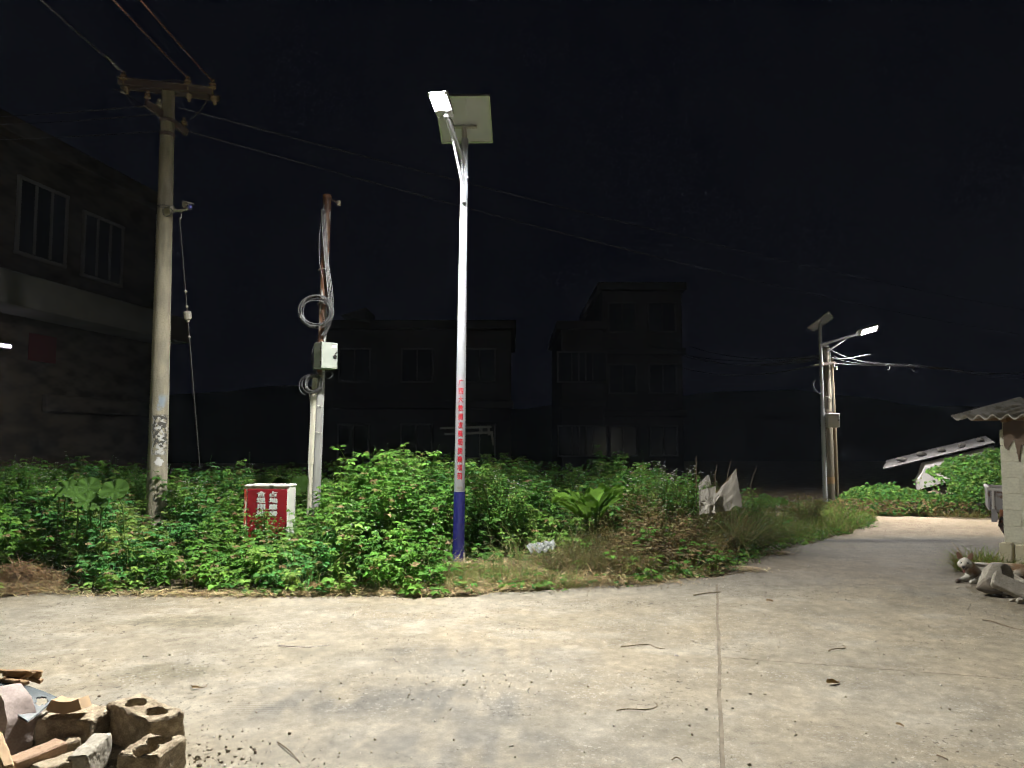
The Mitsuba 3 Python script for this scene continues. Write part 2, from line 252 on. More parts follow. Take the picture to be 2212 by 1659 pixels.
def road_color(p, n, uv):
    big = fbm(p.x * 0.45, p.y * 0.45, 1.0, 3)
    mid = fbm(p.x * 2.6, p.y * 4.2, 5.0, 4)
    fine = fbm(p.x * 26, p.y * 26, 2.0, 3)
    grain = noise(p.x * 150, p.y * 150, 1.0)
    c = mix((0.270, 0.230, 0.160), (0.238, 0.216, 0.170), smoothstep(0.3, 0.7, big))
    c = mix(c, mi.Color3f(0.32, 0.295, 0.24), 0.5 * smoothstep(0.48, 0.72, mid))
    c = mix(c, mi.Color3f(0.175, 0.155, 0.11), 0.4 * smoothstep(0.52, 0.75, fbm(p.x * 1.1, p.y * 1.6, 9.0, 4)))
    # stains of dirt and oil, each with its own outline
    oil = dr.maximum(dr.maximum(blot(p, -0.62, 4.85, 1.25, 0.62, 1.3), 0.9 * blot(p, -0.36, 4.2, 0.95, 0.45, 1.5)), 0.7 * blot(p, -0.25, 5.8, 1.3, 0.7, 1.3))
    oil = dr.maximum(oil, 0.5 * blot(p, -1.55, 5.1, 0.45, 0.2))
    streak = fbm(p.x * 9, p.y * 3, 4.0, 3)
    c = mix(c, mi.Color3f(0.11, 0.108, 0.10), 0.72 * oil * smoothstep(0.2, 0.65, streak))
    damp = dr.maximum(blot(p, -3.0, 6.9, 0.9, 0.28), dr.maximum(blot(p, -2.35, 5.45, 0.55, 0.25), 0.8 * blot(p, -2.2, 4.35, 0.5, 0.12)))
    c = mix(c, mi.Color3f(0.13, 0.115, 0.07), 0.6 * damp)
    # damp dirt where the road meets the gutter across it, and old repair screed further along
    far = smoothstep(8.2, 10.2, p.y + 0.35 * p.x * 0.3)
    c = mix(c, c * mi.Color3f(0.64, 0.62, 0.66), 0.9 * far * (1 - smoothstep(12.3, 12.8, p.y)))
    gut = dr.exp(-dr.square((p.y - 12.35 + 0.12 * (mid - 0.5)) / 0.22)) * smoothstep(4.4, 5.2, p.x) * (1 - smoothstep(6.6, 7.6, p.x))
    c = mix(c, mi.Color3f(0.03, 0.022, 0.018), 0.93 * dr.clip(gut * 1.25, 0, 1))
    c = mix(c, mi.Color3f(0.40, 0.30, 0.195), 0.75 * smoothstep(12.6, 13.2, p.y))
    # exposed aggregate
    d1, d2, r = voronoi(p.x * 55, p.y * 55)
    agg = smoothstep(0.45, 0.8, fbm(p.x * 1.3, p.y * 1.7, 7.0, 3) + 0.35 * blot(p, 0.1, 5.2, 1.0, 0.5))
    c = c * (1 - 0.22 * agg * (1 - smoothstep(0.03, 0.14, d2 - d1)) * smoothstep(0.2, 0.6, fine))
    c = mix(c, mi.Color3f(0.42, 0.40, 0.35), 0.5 * agg * smoothstep(0.8, 0.9, r) * smoothstep(0.1, 0.25, d2 - d1))
    c = c * (0.78 + 0.44 * fine) * (0.86 + 0.28 * grain)
    spots = smoothstep(0.78, 0.9, noise(p.x * 47, p.y * 47, 3.0)) * smoothstep(0.45, 0.7, noise(p.x * 2.1, p.y * 2.1, 8.0))
    broom = dr.maximum(blot(p, -1.35, 4.75, 0.45, 0.22), dr.maximum(blot(p, -0.2, 3.75, 0.9, 0.25), blot(p, -1.0, 5.9, 0.6, 0.25)))
    c = c * (1 - 0.32 * broom * smoothstep(0.0, 0.8, dr.sin((p.y + 0.02 * p.x) * 2 * math.pi / 0.034) + 0.7 * (fine - 0.5)))
    mott = fbm(p.x * 11, p.y * 11, 6.0, 4)
    return c * (1 - 0.45 * spots) * (0.49 + 0.38 * mott)


def road_bump(p, n, uv):
    a = fbm(p.x * 38, p.y * 38, 0.0, 3)
    b = fbm(p.x * 6, p.y * 6, 3.0, 3)
    d1, d2, r = voronoi(p.x * 55, p.y * 55)
    agg = smoothstep(0.45, 0.75, fbm(p.x * 1.3, p.y * 1.7, 7.0, 3))
    return 0.004 * a + 0.004 * b + 0.002 * agg * smoothstep(0.0, 0.2, d2 - d1)


mat('m_road', road_color, 0.85, bump=road_bump, bscale=1.0)
mat('m_soil', lambda p, n, uv: mix((0.05, 0.038, 0.024), (0.13, 0.10, 0.06), fbm(p.x * 5, p.y * 5, p.z * 5, 4)), 0.95,
    bump=lambda p, n, uv: 0.03 * fbm(p.x * 12, p.y * 12, 0, 3))
mat('m_joint', lambda p, n, uv: mix((0.085, 0.071, 0.05), (0.16, 0.136, 0.10), fbm(p.x * 30, p.y * 12, 0, 3)), 0.95)
scene['m_leaf'] = {'type': 'principledthin', 'base_color': VCOL, 'roughness': 0.42, 'diff_trans': 0.75, 'eta': 1.35}
scene['m_straw'] = {'type': 'twosided', 'bsdf': {'type': 'principled', 'base_color': VCOL, 'roughness': 0.8, 'specular': 0.2}}
scene['m_farleaf'] = {'type': 'twosided', 'bsdf': {'type': 'diffuse', 'reflectance': VCOL}}
scene['m_vcol'] = {'type': 'twosided', 'bsdf': {'type': 'principled', 'base_color': VCOL, 'roughness': 0.85, 'specular': 0.2}}
mat('m_fur', lambda p, n, uv: 0.0, 0.9)
scene['m_fur'] = {'type': 'principled', 'base_color': VCOL, 'roughness': 0.9, 'specular': 0.15, 'sheen': 0.5}


def polecrete(p, n, uv):
    g = fbm(p.x * 20, p.y * 20, p.z * 3, 4)
    c = mix((0.42, 0.38, 0.28), (0.30, 0.275, 0.21), smoothstep(0.3, 0.7, g))
    c = c * (0.85 + 0.3 * noise(p.x * 90, p.y * 90, p.z * 60))
    # old stencil patch: dark paint worn through, and smears of blue and white paint
    ang = p.x + 5.27 + 0.05 * (noise(p.z * 9, 2.0, 1.0) - 0.5)
    front = dr.select(n.y < 0.05, 1.0, 0.0)
    inx = smoothstep(-0.105, -0.09, ang) * (1 - smoothstep(0.11, 0.13, ang)) * front
    patch = inx * smoothstep(1.36, 1.40, p.z) * (1 - smoothstep(1.94, 2.0, p.z))
    wear = fbm(p.x * 24 + 3, p.y * 24, p.z * 17, 4)
    c = mix(c, mi.Color3f(0.07, 0.07, 0.07), 0.9 * patch * smoothstep(0.40, 0.5, wear))
    stroke = smoothstep(0.50, 0.56, fbm(p.x * 30, 1.0, p.z * 26, 3)) * smoothstep(-0.05, -0.03, ang) * (1 - smoothstep(0.05, 0.07, ang))
    rim = dr.exp(-dr.square((ang + 0.092) / 0.008)) + dr.exp(-dr.square((ang - 0.1) / 0.006))
    low = 1 - smoothstep(1.36, 1.5, p.z)
    c = mix(c, mi.Color3f(0.6, 0.6, 0.58), patch * dr.clip(0.95 * dr.maximum(stroke, rim * smoothstep(0.36, 0.5, wear)) + 0.6 * low * smoothstep(0.4, 0.6, wear), 0, 1))
    blob = 1 - smoothstep(0.6, 1.0, dr.sqrt(dr.square((ang - 0.02) / 0.05) + dr.square((p.z - 1.27) / 0.085)) + 1.1 * (fbm(p.x * 22, p.z * 22, 1.0, 3) - 0.5))
    c = mix(c, mi.Color3f(0.8, 0.8, 0.8), 0.9 * blob * front)
    blue = front * smoothstep(2.02, 2.06, p.z) * (1 - smoothstep(2.22, 2.3, p.z)) * smoothstep(-0.03, 0, ang) * (1 - smoothstep(0.05, 0.08, ang)) * smoothstep(0.3, 0.5, wear)
    return mix(c, mi.Color3f(0.30, 0.40, 0.52), 0.7 * blue)


mat('m_polecrete', polecrete, 0.85, bump=lambda p, n, uv: 0.003 * fbm(p.x * 60, p.y * 60, p.z * 40, 2))
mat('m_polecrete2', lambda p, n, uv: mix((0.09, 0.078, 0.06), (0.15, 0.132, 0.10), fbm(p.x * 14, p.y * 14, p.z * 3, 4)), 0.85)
mat('m_white', lambda p, n, uv: mix((0.37, 0.38, 0.425), (0.42, 0.43, 0.475), fbm(p.x * 9, p.y * 9, p.z * 2, 3)), 0.35, spec=0.5)
mat('m_blue', lambda p, n, uv: mix((0.022, 0.025, 0.22), (0.035, 0.035, 0.26), fbm(p.x * 9, p.y * 9, p.z * 4, 3)), 0.28, spec=0.5, clearcoat=0.5)
mat('m_redink', (0.55, 0.02, 0.045), 0.5)
mat('m_whiteink', (0.8, 0.8, 0.78), 0.6)
mat('m_alu', (0.62, 0.62, 0.60), 0.4, metallic=0.6)
mat('m_panelback', lambda p, n, uv: mix((0.56, 0.57, 0.62), (0.64, 0.65, 0.70), fbm(p.x * 6, p.y * 6, p.z * 6, 2)), 0.6)
mat('m_panelfront', (0.02, 0.025, 0.06), 0.15)
mat('m_housing', (0.34, 0.34, 0.34), 0.5, metallic=0.3)
mat('m_black', (0.02, 0.02, 0.02), 0.5)
mat('m_cable', (0.055, 0.055, 0.058), 0.4, spec=0.5)
mat('m_cablegrey', (0.10, 0.104, 0.104), 0.35, spec=0.6)
mat('m_wire', (0.17, 0.16, 0.15), 0.4, metallic=0.5)
mat('m_tie', (0.6, 0.58, 0.52), 0.5)


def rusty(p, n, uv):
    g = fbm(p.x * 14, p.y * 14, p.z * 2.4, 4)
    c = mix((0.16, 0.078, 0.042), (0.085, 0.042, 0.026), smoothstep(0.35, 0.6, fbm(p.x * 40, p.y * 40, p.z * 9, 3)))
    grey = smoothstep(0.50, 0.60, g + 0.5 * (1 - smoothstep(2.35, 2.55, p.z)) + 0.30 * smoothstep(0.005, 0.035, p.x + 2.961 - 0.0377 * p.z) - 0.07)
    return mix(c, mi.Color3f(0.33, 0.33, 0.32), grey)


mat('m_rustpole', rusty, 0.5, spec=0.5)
mat('m_rust', lambda p, n, uv: mix((0.15, 0.06, 0.03), (0.30, 0.14, 0.07), fbm(p.x * 20, p.y * 20, p.z * 20, 3)), 0.8)
mat('m_pvc', lambda p, n, uv: mix((0.55, 0.52, 0.42), (0.64, 0.62, 0.53), fbm(p.x * 10, p.y * 10, p.z * 3, 3)), 0.5)
mat('m_box', lambda p, n, uv: mix((0.33, 0.36, 0.325), (0.38, 0.41, 0.37), fbm(p.x * 10, p.y * 10, p.z * 6, 3)), 0.4)
mat('m_boxgrey', (0.42, 0.40, 0.37), 0.5)
mat('m_signred', lambda p, n, uv: mix((0.36, 0.018, 0.028), (0.28, 0.012, 0.02), fbm(p.x * 8, p.y * 8, p.z * 8, 4)), 0.6)
mat('m_signwhite', lambda p, n, uv: mix((0.66, 0.66, 0.62), (0.2, 0.2, 0.18), smoothstep(0.58, 0.72, fbm(p.x * 12, p.y * 12, p.z * 5, 4))), 0.75)
mat('m_signedge', lambda p, n, uv: mix((0.62, 0.50, 0.40), (0.40, 0.06, 0.03), smoothstep(0.45, 0.55, fbm(p.x * 30, p.y * 30, p.z * 14, 3))), 0.75)
mat('m_ceramic', (0.36, 0.26, 0.16), 0.25, spec=0.6)
mat('m_ceramicw', (0.62, 0.58, 0.5), 0.25, spec=0.6)
mat('m_angle', (0.20, 0.15, 0.14), 0.6, metallic=0.3)
mat('m_camwhite', (0.6, 0.56, 0.5), 0.4)
mat('m_lens', (0.01, 0.01, 0.05), 0.08, spec=0.8)
mat('m_cinder', lambda p, n, uv: mix((0.30, 0.252, 0.178), (0.20, 0.158, 0.104), smoothstep(0.35, 0.65, fbm(p.x * 24, p.y * 24, p.z * 24, 4))) * (0.7 + 0.6 * noise(p.x * 160, p.y * 160, p.z * 160)), 0.95,
    bump=lambda p, n, uv: 0.006 * fbm(p.x * 90, p.y * 90, p.z * 90, 3))
mat('m_stone', lambda p, n, uv: mix((0.36, 0.33, 0.27), (0.23, 0.21, 0.17), fbm(p.x * 12, p.y * 12, p.z * 12, 4)) * (0.75 + 0.5 * noise(p.x * 90, p.y * 90, p.z * 90)), 0.9,
    bump=lambda p, n, uv: 0.006 * fbm(p.x * 50, p.y * 50, p.z * 50, 3))
mat('m_pinkstone', lambda p, n, uv: mix((0.36, 0.30, 0.28), (0.27, 0.22, 0.20), fbm(p.x * 7, p.y * 7, p.z * 7, 4)) * (0.85 + 0.3 * noise(p.x * 120, p.y * 120, p.z * 120)), 0.9,
    bump=lambda p, n, uv: 0.003 * fbm(p.x * 60, p.y * 60, p.z * 60, 3))
mat('m_darkstone', lambda p, n, uv: mix((0.20, 0.17, 0.13), (0.10, 0.085, 0.065), fbm(p.x * 10, p.y * 10, p.z * 10, 4)), 0.9,
    bump=lambda p, n, uv: 0.008 * fbm(p.x * 30, p.y * 30, p.z * 30, 3))
mat('m_brick', lambda p, n, uv: mix((0.36, 0.24, 0.16), (0.25, 0.17, 0.11), fbm(p.x * 18, p.y * 18, p.z * 18, 4)) * (0.8 + 0.4 * noise(p.x * 130, p.y * 130, p.z * 130)), 0.9)
mat('m_tile', lambda p, n, uv: mix((0.40, 0.27, 0.15), (0.26, 0.19, 0.12), fbm(p.x * 20, p.y * 20, p.z * 20, 4)), 0.85)
mat('m_felt', lambda p, n, uv: mix((0.022, 0.032, 0.038), (0.05, 0.066, 0.073), fbm(p.x * 10, p.y * 10, p.z * 10, 4)), 0.55, two=True)
mat('m_wood', lambda p, n, uv: mix((0.30, 0.19, 0.09), (0.13, 0.08, 0.04), fbm(p.x * 14, p.y * 60, p.z * 60, 3)), 0.85)
mat('m_bark', lambda p, n, uv: mix((0.10, 0.075, 0.045), (0.17, 0.13, 0.08), fbm(p.x * 50, p.y * 50, p.z * 6, 3)), 0.9)


def plaster(p, n, uv):
    c = mix((0.56, 0.55, 0.44), (0.46, 0.45, 0.35), fbm(p.x * 4, p.y * 4, p.z * 6, 4))
    return c * (0.88 + 0.24 * noise(p.x * 60, p.y * 60, p.z * 60))


mat('m_hut', plaster, 0.9, bump=lambda p, n, uv: 0.004 * fbm(p.x * 40, p.y * 40, p.z * 40, 3))
mat('m_hutlow', lambda p, n, uv: mix((0.52, 0.46, 0.31), (0.40, 0.38, 0.27), fbm(p.x * 5, p.y * 5, p.z * 5, 4)), 0.9)
mat('m_mud', lambda p, n, uv: mix((0.10, 0.075, 0.05), (0.17, 0.12, 0.085), fbm(p.x * 9, p.y * 9, p.z * 9, 4)), 0.95)
mat('m_redcloth', lambda p, n, uv: mix((0.22, 0.03, 0.02), (0.10, 0.02, 0.015), fbm(p.x * 14, p.y * 14, p.z * 8, 3)), 0.9, two=True)
mat('m_fibre', lambda p, n, uv: mix((0.42, 0.40, 0.36), (0.22, 0.20, 0.15), smoothstep(0.35, 0.7, fbm(p.x * 6, p.y * 6, p.z * 6, 4))), 0.85, two=True)
mat('m_roofgrey', lambda p, n, uv: mix((0.125, 0.12, 0.12), (0.075, 0.07, 0.07), fbm(p.x * 5, p.y * 5, p.z * 5, 4)), 0.8, two=True)
mat('m_shedwhite', lambda p, n, uv: mix((0.6, 0.57, 0.57), (0.5, 0.47, 0.46), fbm(p.x * 5, p.y * 5, p.z * 5, 4)), 0.9)
mat('m_bed', lambda p, n, uv: mix((0.26, 0.25, 0.26), (0.13, 0.07, 0.045), smoothstep(0.5, 0.66, fbm(p.x * 9, p.y * 9, p.z * 9, 4))), 0.6)
mat('m_bedlight', (0.5, 0.48, 0.47), 0.5)
mat('m_tyre', lambda p, n, uv: mix((0.03, 0.025, 0.022), (0.12, 0.075, 0.05), smoothstep(0.45, 0.7, fbm(p.x * 12, p.y * 12, p.z * 12, 3))), 0.8)
mat('m_sheet', lambda p, n, uv: mix((0.38, 0.355, 0.31), (0.28, 0.26, 0.22), fbm(p.x * 6, p.y * 6, p.z * 6, 4)), 0.8, two=True)
mat('m_bag', (0.25, 0.27, 0.265), 0.35, two=True)
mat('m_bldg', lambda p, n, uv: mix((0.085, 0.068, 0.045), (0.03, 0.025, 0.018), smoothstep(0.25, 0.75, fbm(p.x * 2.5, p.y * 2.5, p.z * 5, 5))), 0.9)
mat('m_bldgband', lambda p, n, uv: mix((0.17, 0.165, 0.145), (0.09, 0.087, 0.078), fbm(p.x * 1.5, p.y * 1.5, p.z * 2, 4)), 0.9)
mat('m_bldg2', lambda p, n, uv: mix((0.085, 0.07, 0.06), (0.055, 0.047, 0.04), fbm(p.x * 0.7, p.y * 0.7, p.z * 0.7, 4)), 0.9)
mat('m_pane', (0.015, 0.016, 0.018), 0.12, spec=0.6)
mat('m_frame', (0.16, 0.15, 0.14), 0.5)
mat('m_poster', (0.08, 0.012, 0.012), 0.8)
mat('m_roofstone', lambda p, n, uv: mix((0.085, 0.078, 0.07), (0.05, 0.046, 0.042), fbm(p.x * 10, p.y * 10, p.z * 10, 3)), 0.9)
mat('m_hill', (0.012, 0.014, 0.01), 0.95, spec=0.0)

# ---------------------------------------------------------------- ground and road
EDGE_PX = [(-420, 1300), (-150, 1296), (0, 1290), (120, 1280), (320, 1284), (520, 1289), (700, 1287), (900, 1288), (1080, 1284), (1250, 1277), (1450, 1256), (1560, 1239), (1640, 1201), (1700, 1182), (1760, 1168),
           (1830, 1152), (1868, 1140), (1884, 1127), (1876, 1118)]
EDGE = np.array([ground(*e)[:2] for e in EDGE_PX])
FAR = np.array([ground(*e)[:2] for e in [(1905, 1112), (2000, 1117), (2070, 1122), (2160, 1124), (2350, 1126)]])
EDGE_LINE = LineString(np.vstack([[-30, 8.3], EDGE]))


def rag(line, step, amp, seed):
    s = np.arange(0, line.length, step)
    p = np.array([line.interpolate(x).coords[0] for x in s])
    d = np.stack([meshkit.fbm(np.c_[s / 0.7, s * 0 + k, s * 0], 4, seed + k) - 0.5 for k in (1, 2)], 1) * 2 * amp
    return p + d


road_poly = Polygon(np.vstack([rag(EDGE_LINE, 0.07, 0.26, 3), rag(LineString(FAR), 0.2, 0.2, 9), [[26, 14.6], [26, -9], [-30, -9]]])).buffer(0)
J0, J1 = ground(1549, 1285)[:2], ground(1559, 1659)[:2]
jd = norm(J0 - J1)
joint = LineString(rag(LineString([J1 - jd * 22, J0 + jd * 0.6]), 0.06, 0.010, 17))
S0, S1 = ground(1561, 1420)[:2], ground(2207, 1468)[:2]
saw = LineString([S0, S1 + (S1 - S0) * 3])
cross = LineString([J0 + jd * 0.5, [26, 9.6]])
slabs = road_poly.difference(joint.buffer(0.012)).difference(saw.buffer(0.003)).difference(cross.buffer(0.002))
road = thing('road', 'pale dusty concrete road in worn slabs', kind='structure')
for g in sorted(slabs.geoms, key=lambda g: -g.area):
    if g.area > 0.5:
        part(road, 'slab', move(prism(g, 0.05), (0, 0, -0.05)), 'm_road')
part(road, 'joint', move(prism(joint.buffer(0.0135), 0.03), (0, 0, -0.035)), 'm_joint')


def edge_dist(x, y):
    """How far behind the road's edge a point lies; negative on the road."""
    pts = shapely.points(np.asarray(x), np.asarray(y))
    return np.where(shapely.contains(road_poly, pts), -1, 1) * shapely.distance(road_poly.boundary, pts)


gx = np.r_[-120, -60, -30, np.arange(-16, 18.1, 0.35), 30, 60, 120]
gy = np.r_[-60, -12, np.arange(6, 22.1, 0.35), 30, 60, 120]
X, Y = np.meshgrid(gx, gy)
E = edge_dist(X.ravel(), Y.ravel()).reshape(X.shape)
Z = -0.075 + np.clip(E / 0.5, 0, 1) * (0.045 + 0.04 * meshkit.fbm(np.stack([X * 0.8, Y * 0.8, X * 0], -1), 3, 5))
n0, n1 = X.shape
i, j = np.meshgrid(np.arange(n0 - 1), np.arange(n1 - 1), indexing='ij')
quads = np.stack([i * n1 + j, i * n1 + j + 1, (i + 1) * n1 + j + 1, (i + 1) * n1 + j], -1).reshape(-1, 4)
solo('ground', (np.stack([X.ravel(), Y.ravel(), Z.ravel()], 1), quads), 'm_soil', 'dark soil under the weeds', kind='structure', smooth=True)

# ---------------------------------------------------------------- the big solar street lamp
LT = 'solar_street_lamp'
lamp = thing(LT, 'tall white and blue solar street lamp with red lettering, brightly lit', 'street lamp')
PB, PT = at(990, 1214, 10.0), at(1004, 300, 10.0)
PB[2] = -0.02


def along(z, a=PB, b=PT):
    return a + (b - a) * ((z - a[2]) / (b[2] - a[2]))


ZB = at(990, 1062, 10)[2]
rad = lambda z: 0.0755 - 0.0052 * z
zs = np.r_[np.linspace(ZB, PT[2], 14)]
part(lamp, 'pole', tube([along(z) for z in zs], [rad(z) for z in zs], 28), 'm_white', 40)
zs = np.r_[0.0, np.linspace(0.05, ZB - 0.002, 6)]
part(lamp, 'pole_base', tube([along(z) for z in zs], [rad(z) + 0.0025 for z in zs], 28), 'm_blue', 40, label='dark blue lowest metre of the pole')
part(lamp, 'flange', move(lathe([(0, 0.03), (0.15, 0.03), (0.155, 0.025), (0.155, -0.03)]), along(0.0)), 'm_alu', 30)
for k in range(4):
    a = math.pi / 4 + k * math.pi / 2
    part(lamp, 'anchor_bolt', move(lathe([(0, 0.07), (0.011, 0.07), (0.011, 0.05), (0.02, 0.05), (0.02, 0.03), (0.011, 0.03), (0.011, 0.0)], 6), along(0) + [0.12 * math.cos(a), 0.12 * math.sin(a), 0]), 'm_alu')
part(lamp, 'cable_conduit', tube([along(0.0) + [0.075, -0.045, 0], along(0.16) + [0.077, -0.04, 0]], 0.014, 10), 'm_boxgrey', 40)


def on_pole(m, z, extra=0.0):
    """Lettering in the xy plane wrapped round the front of the pole."""
    g = tm(man(m).refine_to_length(0.012)) if False else m.subdivide_to_size(0.02, max_iter=8)
    v = np.array(g.vertices)
    c = along(z)
    face = math.atan2(-c[1], -c[0])                 # towards the road
    R = np.array([rad(z + t) for t in v[:, 1]]) + extra
    ang = face + v[:, 0] / R
    ctr = np.array([along(z + t) for t in v[:, 1]])
    rr = R + v[:, 2]
    return trimesh.Trimesh(np.stack([ctr[:, 0] + rr * np.cos(ang), ctr[:, 1] + rr * np.sin(ang), ctr[:, 2]], 1), g.faces, process=False)


for k, ch in enumerate('广西大数据发展局援建项目'):
    z = at(995, 826 + k * 18.45, 9.93)[2]
    part(lamp, 'lettering', on_pole(glyph(ch, 0.070, 0.084), z, 0.0006), 'm_redink', label='red painted characters down the pole' if k == 0 else None)
zt = at(993, 1054, 9.93)[2]
th = np.linspace(0, 2 * math.pi, 25)[:-1]
part(lamp, 'number_plate', on_pole(prism(np.c_[np.sign(np.cos(th)) * 0.018 + 0.026 * np.cos(th) * 0.8, 0.021 * np.sin(th)], 0.003), zt), 'm_boxgrey')
part(lamp, 'plate_mark', on_pole(prism([(-0.028, -0.008), (0.028, -0.008), (0.028, 0.008), (-0.028, 0.008)], 0.0045), zt), 'm_housing')

# arm, strut and head
ARM0, STR0 = along(at(1003, 352, 9.95)[2]), along(at(999, 408, 9.9)[2])
HEADR = at(963, 249, 9.22)
LENS = at(951.5, 222, 9.05)
ARM0 = ARM0 + [0, -0.02, 0]
part(lamp, 'arm', tube([ARM0 + (ARM0 - HEADR) * 0.03, ARM0 * 0.5 + HEADR * 0.5, HEADR], [0.03, 0.028, 0.026], 16), 'm_white', 40)
SEND = at(977, 297, 9.56)
part(lamp, 'strut', tube([STR0 + [0, -0.06, -0.02], SEND], 0.017, 14), 'm_white', 40)
part(lamp, 'bracket', bar(STR0 + [0, -0.075, -0.17], STR0 + [0, -0.07, 0.05], 0.05, 0.012, up=(0, 1, 0)), 'm_white')
part(lamp, 'bracket_edge', bar(STR0 + [0, -0.083, -0.176], STR0 + [0, -0.083, -0.166], 0.048, 0.012, up=(0, 1, 0)), 'm_housing')
part(lamp, 'gusset', bar(STR0 + [0.01, -0.03, 0.12], ARM0 + [-0.03, -0.1, 0.02], 0.012, 0.03), 'm_white')
part(lamp, 'clamp', bar(at(1006, 383, 9.93), at(1013, 383, 9.93), 0.02, 0.016), 'm_alu')
part(lamp, 'lead', tube(spline([HEADR + [0.02, 0.05, 0.0], at(980, 268, 9.4), at(981, 285, 9.5), at(979, 297, 9.57)]), 0.006, 8), 'm_cable', 40)

ax = norm([-0.04, -0.22, 0.078])                    # along the head, towards its tip
nz = -np.cross(ax, norm(np.cross([0, 0, 1.0], ax))) # out of the lens: down and forward
ey = np.cross(nz, ax)
LW, LL = 0.215, 0.26


def head(parent, ctr, ax, ey, nz, w, l, power, hk=1.0):
    up = -nz
    hull = []
    for x, yw, z in ((-l * 0.5 - 0.13, 0.42, 0.0), (-l * 0.5 - 0.10, 0.5, 0.035), (l * 0.5 + 0.02, 0.58, 0.03), (l * 0.5 + 0.045, 0.5, 0.0), (-l * 0.5 - 0.1, 0.5, 0.0), (l * 0.5, 0.58, 0.0)):
        for s in (-1, 1):
            hull.append(ctr + ax * x + ey * s * yw * w + up * (z + 0.012))
    part(parent, 'housing', trimesh.convex.convex_hull(np.array(hull)), 'm_housing')
    for k in range(7):
        f0 = ctr + up * 0.045 + ey * (k - 3) * w * 0.13
        part(parent, 'cooling_fin', bar(f0 - ax * l * 0.4, f0 + ax * l * 0.4, 0.006, 0.03, up=up), 'm_housing')
    # bulged lens: a shallow cushion
    n = 8
    a, b = np.meshgrid(np.linspace(-1, 1, n), np.linspace(-1, 1, n), indexing='ij')
    bulge = (1 - a ** 4) * (1 - b ** 4) * 0.012 * hk
    v = ctr + a.ravel()[:, None] * ax * l / 2 + b.ravel()[:, None] * ey * w / 2 + (bulge.ravel()[:, None] + 0.002) * nz
    i, j = np.meshgrid(np.arange(n - 1), np.arange(n - 1), indexing='ij')
    q = np.stack([i * n + j, (i + 1) * n + j, (i + 1) * n + j + 1, i * n + j + 1], -1).reshape(-1, 4)
    m = trimesh.Trimesh(v, np.vstack([q[:, [0, 1, 2]], q[:, [0, 2, 3]]]), process=False)
    if np.dot(np.cross(v[q[0, 1]] - v[q[0, 0]], v[q[0, 2]] - v[q[0, 0]]), nz) < 0:
        m.invert()
    part(parent, 'lens', m, 'm_whiteink', label='glowing white light panel', emitter={'type': 'area', 'radiance': rgb([power, power * 0.97, power * 0.90])})


head(lamp, LENS, ax, ey, nz, LW, LL, LAMP)
# a row of tilted forward lenses along the tip of the head: throws light out over the road
tip = LENS + ax * (LL / 2 + 0.018) + nz * 0.012
fn = norm(nz * 0.34 + ax * 0.94 + np.array([0.2, 0, 0]))
fu = norm(np.cross(ey, fn))
fm = trimesh.Trimesh(np.array([tip + ey * s * LW * 0.42 + fu * t * 0.016 for s in (-1, 1) for t in (-1, 1)]), [[0, 1, 3], [0, 3, 2]], process=False)
if np.dot(fm.face_normals[0], fn) < 0: fm.invert()
part(lamp, 'forward_lens', fm, 'm_whiteink', emitter={'type': 'area', 'radiance': rgb([LAMP * 24.0, LAMP * 23.3, LAMP * 21.6])})


def panel(parent, TL, TR, BR, BL, split=True):
    nrm = norm(np.cross(TR - TL, BL - TL))
    if nrm[2] < 0: nrm = -nrm

    def sheet(a, b, c, d, t0, t1):
        return trimesh.convex.convex_hull(np.array([q + nrm * t for q in (a, b, c, d) for t in (t0, t1)]))
    lerp = lambda s, t: (TL * (1 - s) + TR * s) * (1 - t) + (BL * (1 - s) + BR * s) * t
    part(parent, 'panel_back', sheet(lerp(.02, .02), lerp(.98, .02), lerp(.98, .98), lerp(.02, .98), 0.0, 0.012), 'm_panelback')
    part(parent, 'panel_glass', sheet(lerp(.02, .02), lerp(.98, .02), lerp(.98, .98), lerp(.02, .98), 0.0125, 0.018), 'm_panelfront')
    w = 0.03
    for a, b, c, d in ((0, 0, 1, w), (0, 1 - w, 1, 1), (0, w, w, 1 - w), (1 - w, w, 1, 1 - w)):
        part(parent, 'panel_frame', sheet(lerp(a, b), lerp(c, b), lerp(c, d), lerp(a, d), -0.018, 0.02), 'm_alu')
    for t in (0.5,) if split else ():
        part(parent, 'panel_rail', sheet(lerp(t, .03), lerp(t + .06, .03), lerp(t + .06, .97), lerp(t, .97), -0.02, -0.001), 'm_panelback')
    return lerp, nrm


lerp, pn = panel(lamp, at(938.5, 206, 9.53), at(1058, 205, 9.53), at(1065, 307, 10.25), at(954, 308.5, 10.25))
m0 = lerp(0.42, 0.38)
part(lamp, 'panel_mount', tube([PT - [0, 0, 0.05], lerp(0.47, 0.62) - pn * 0.02], 0.035, 14), 'm_boxgrey', 40)
part(lamp, 'panel_crossbar', bar(lerp(0.25, 0.62) - pn * 0.035, lerp(0.72, 0.62) - pn * 0.035, 0.04, 0.025, up=pn), 'm_boxgrey')

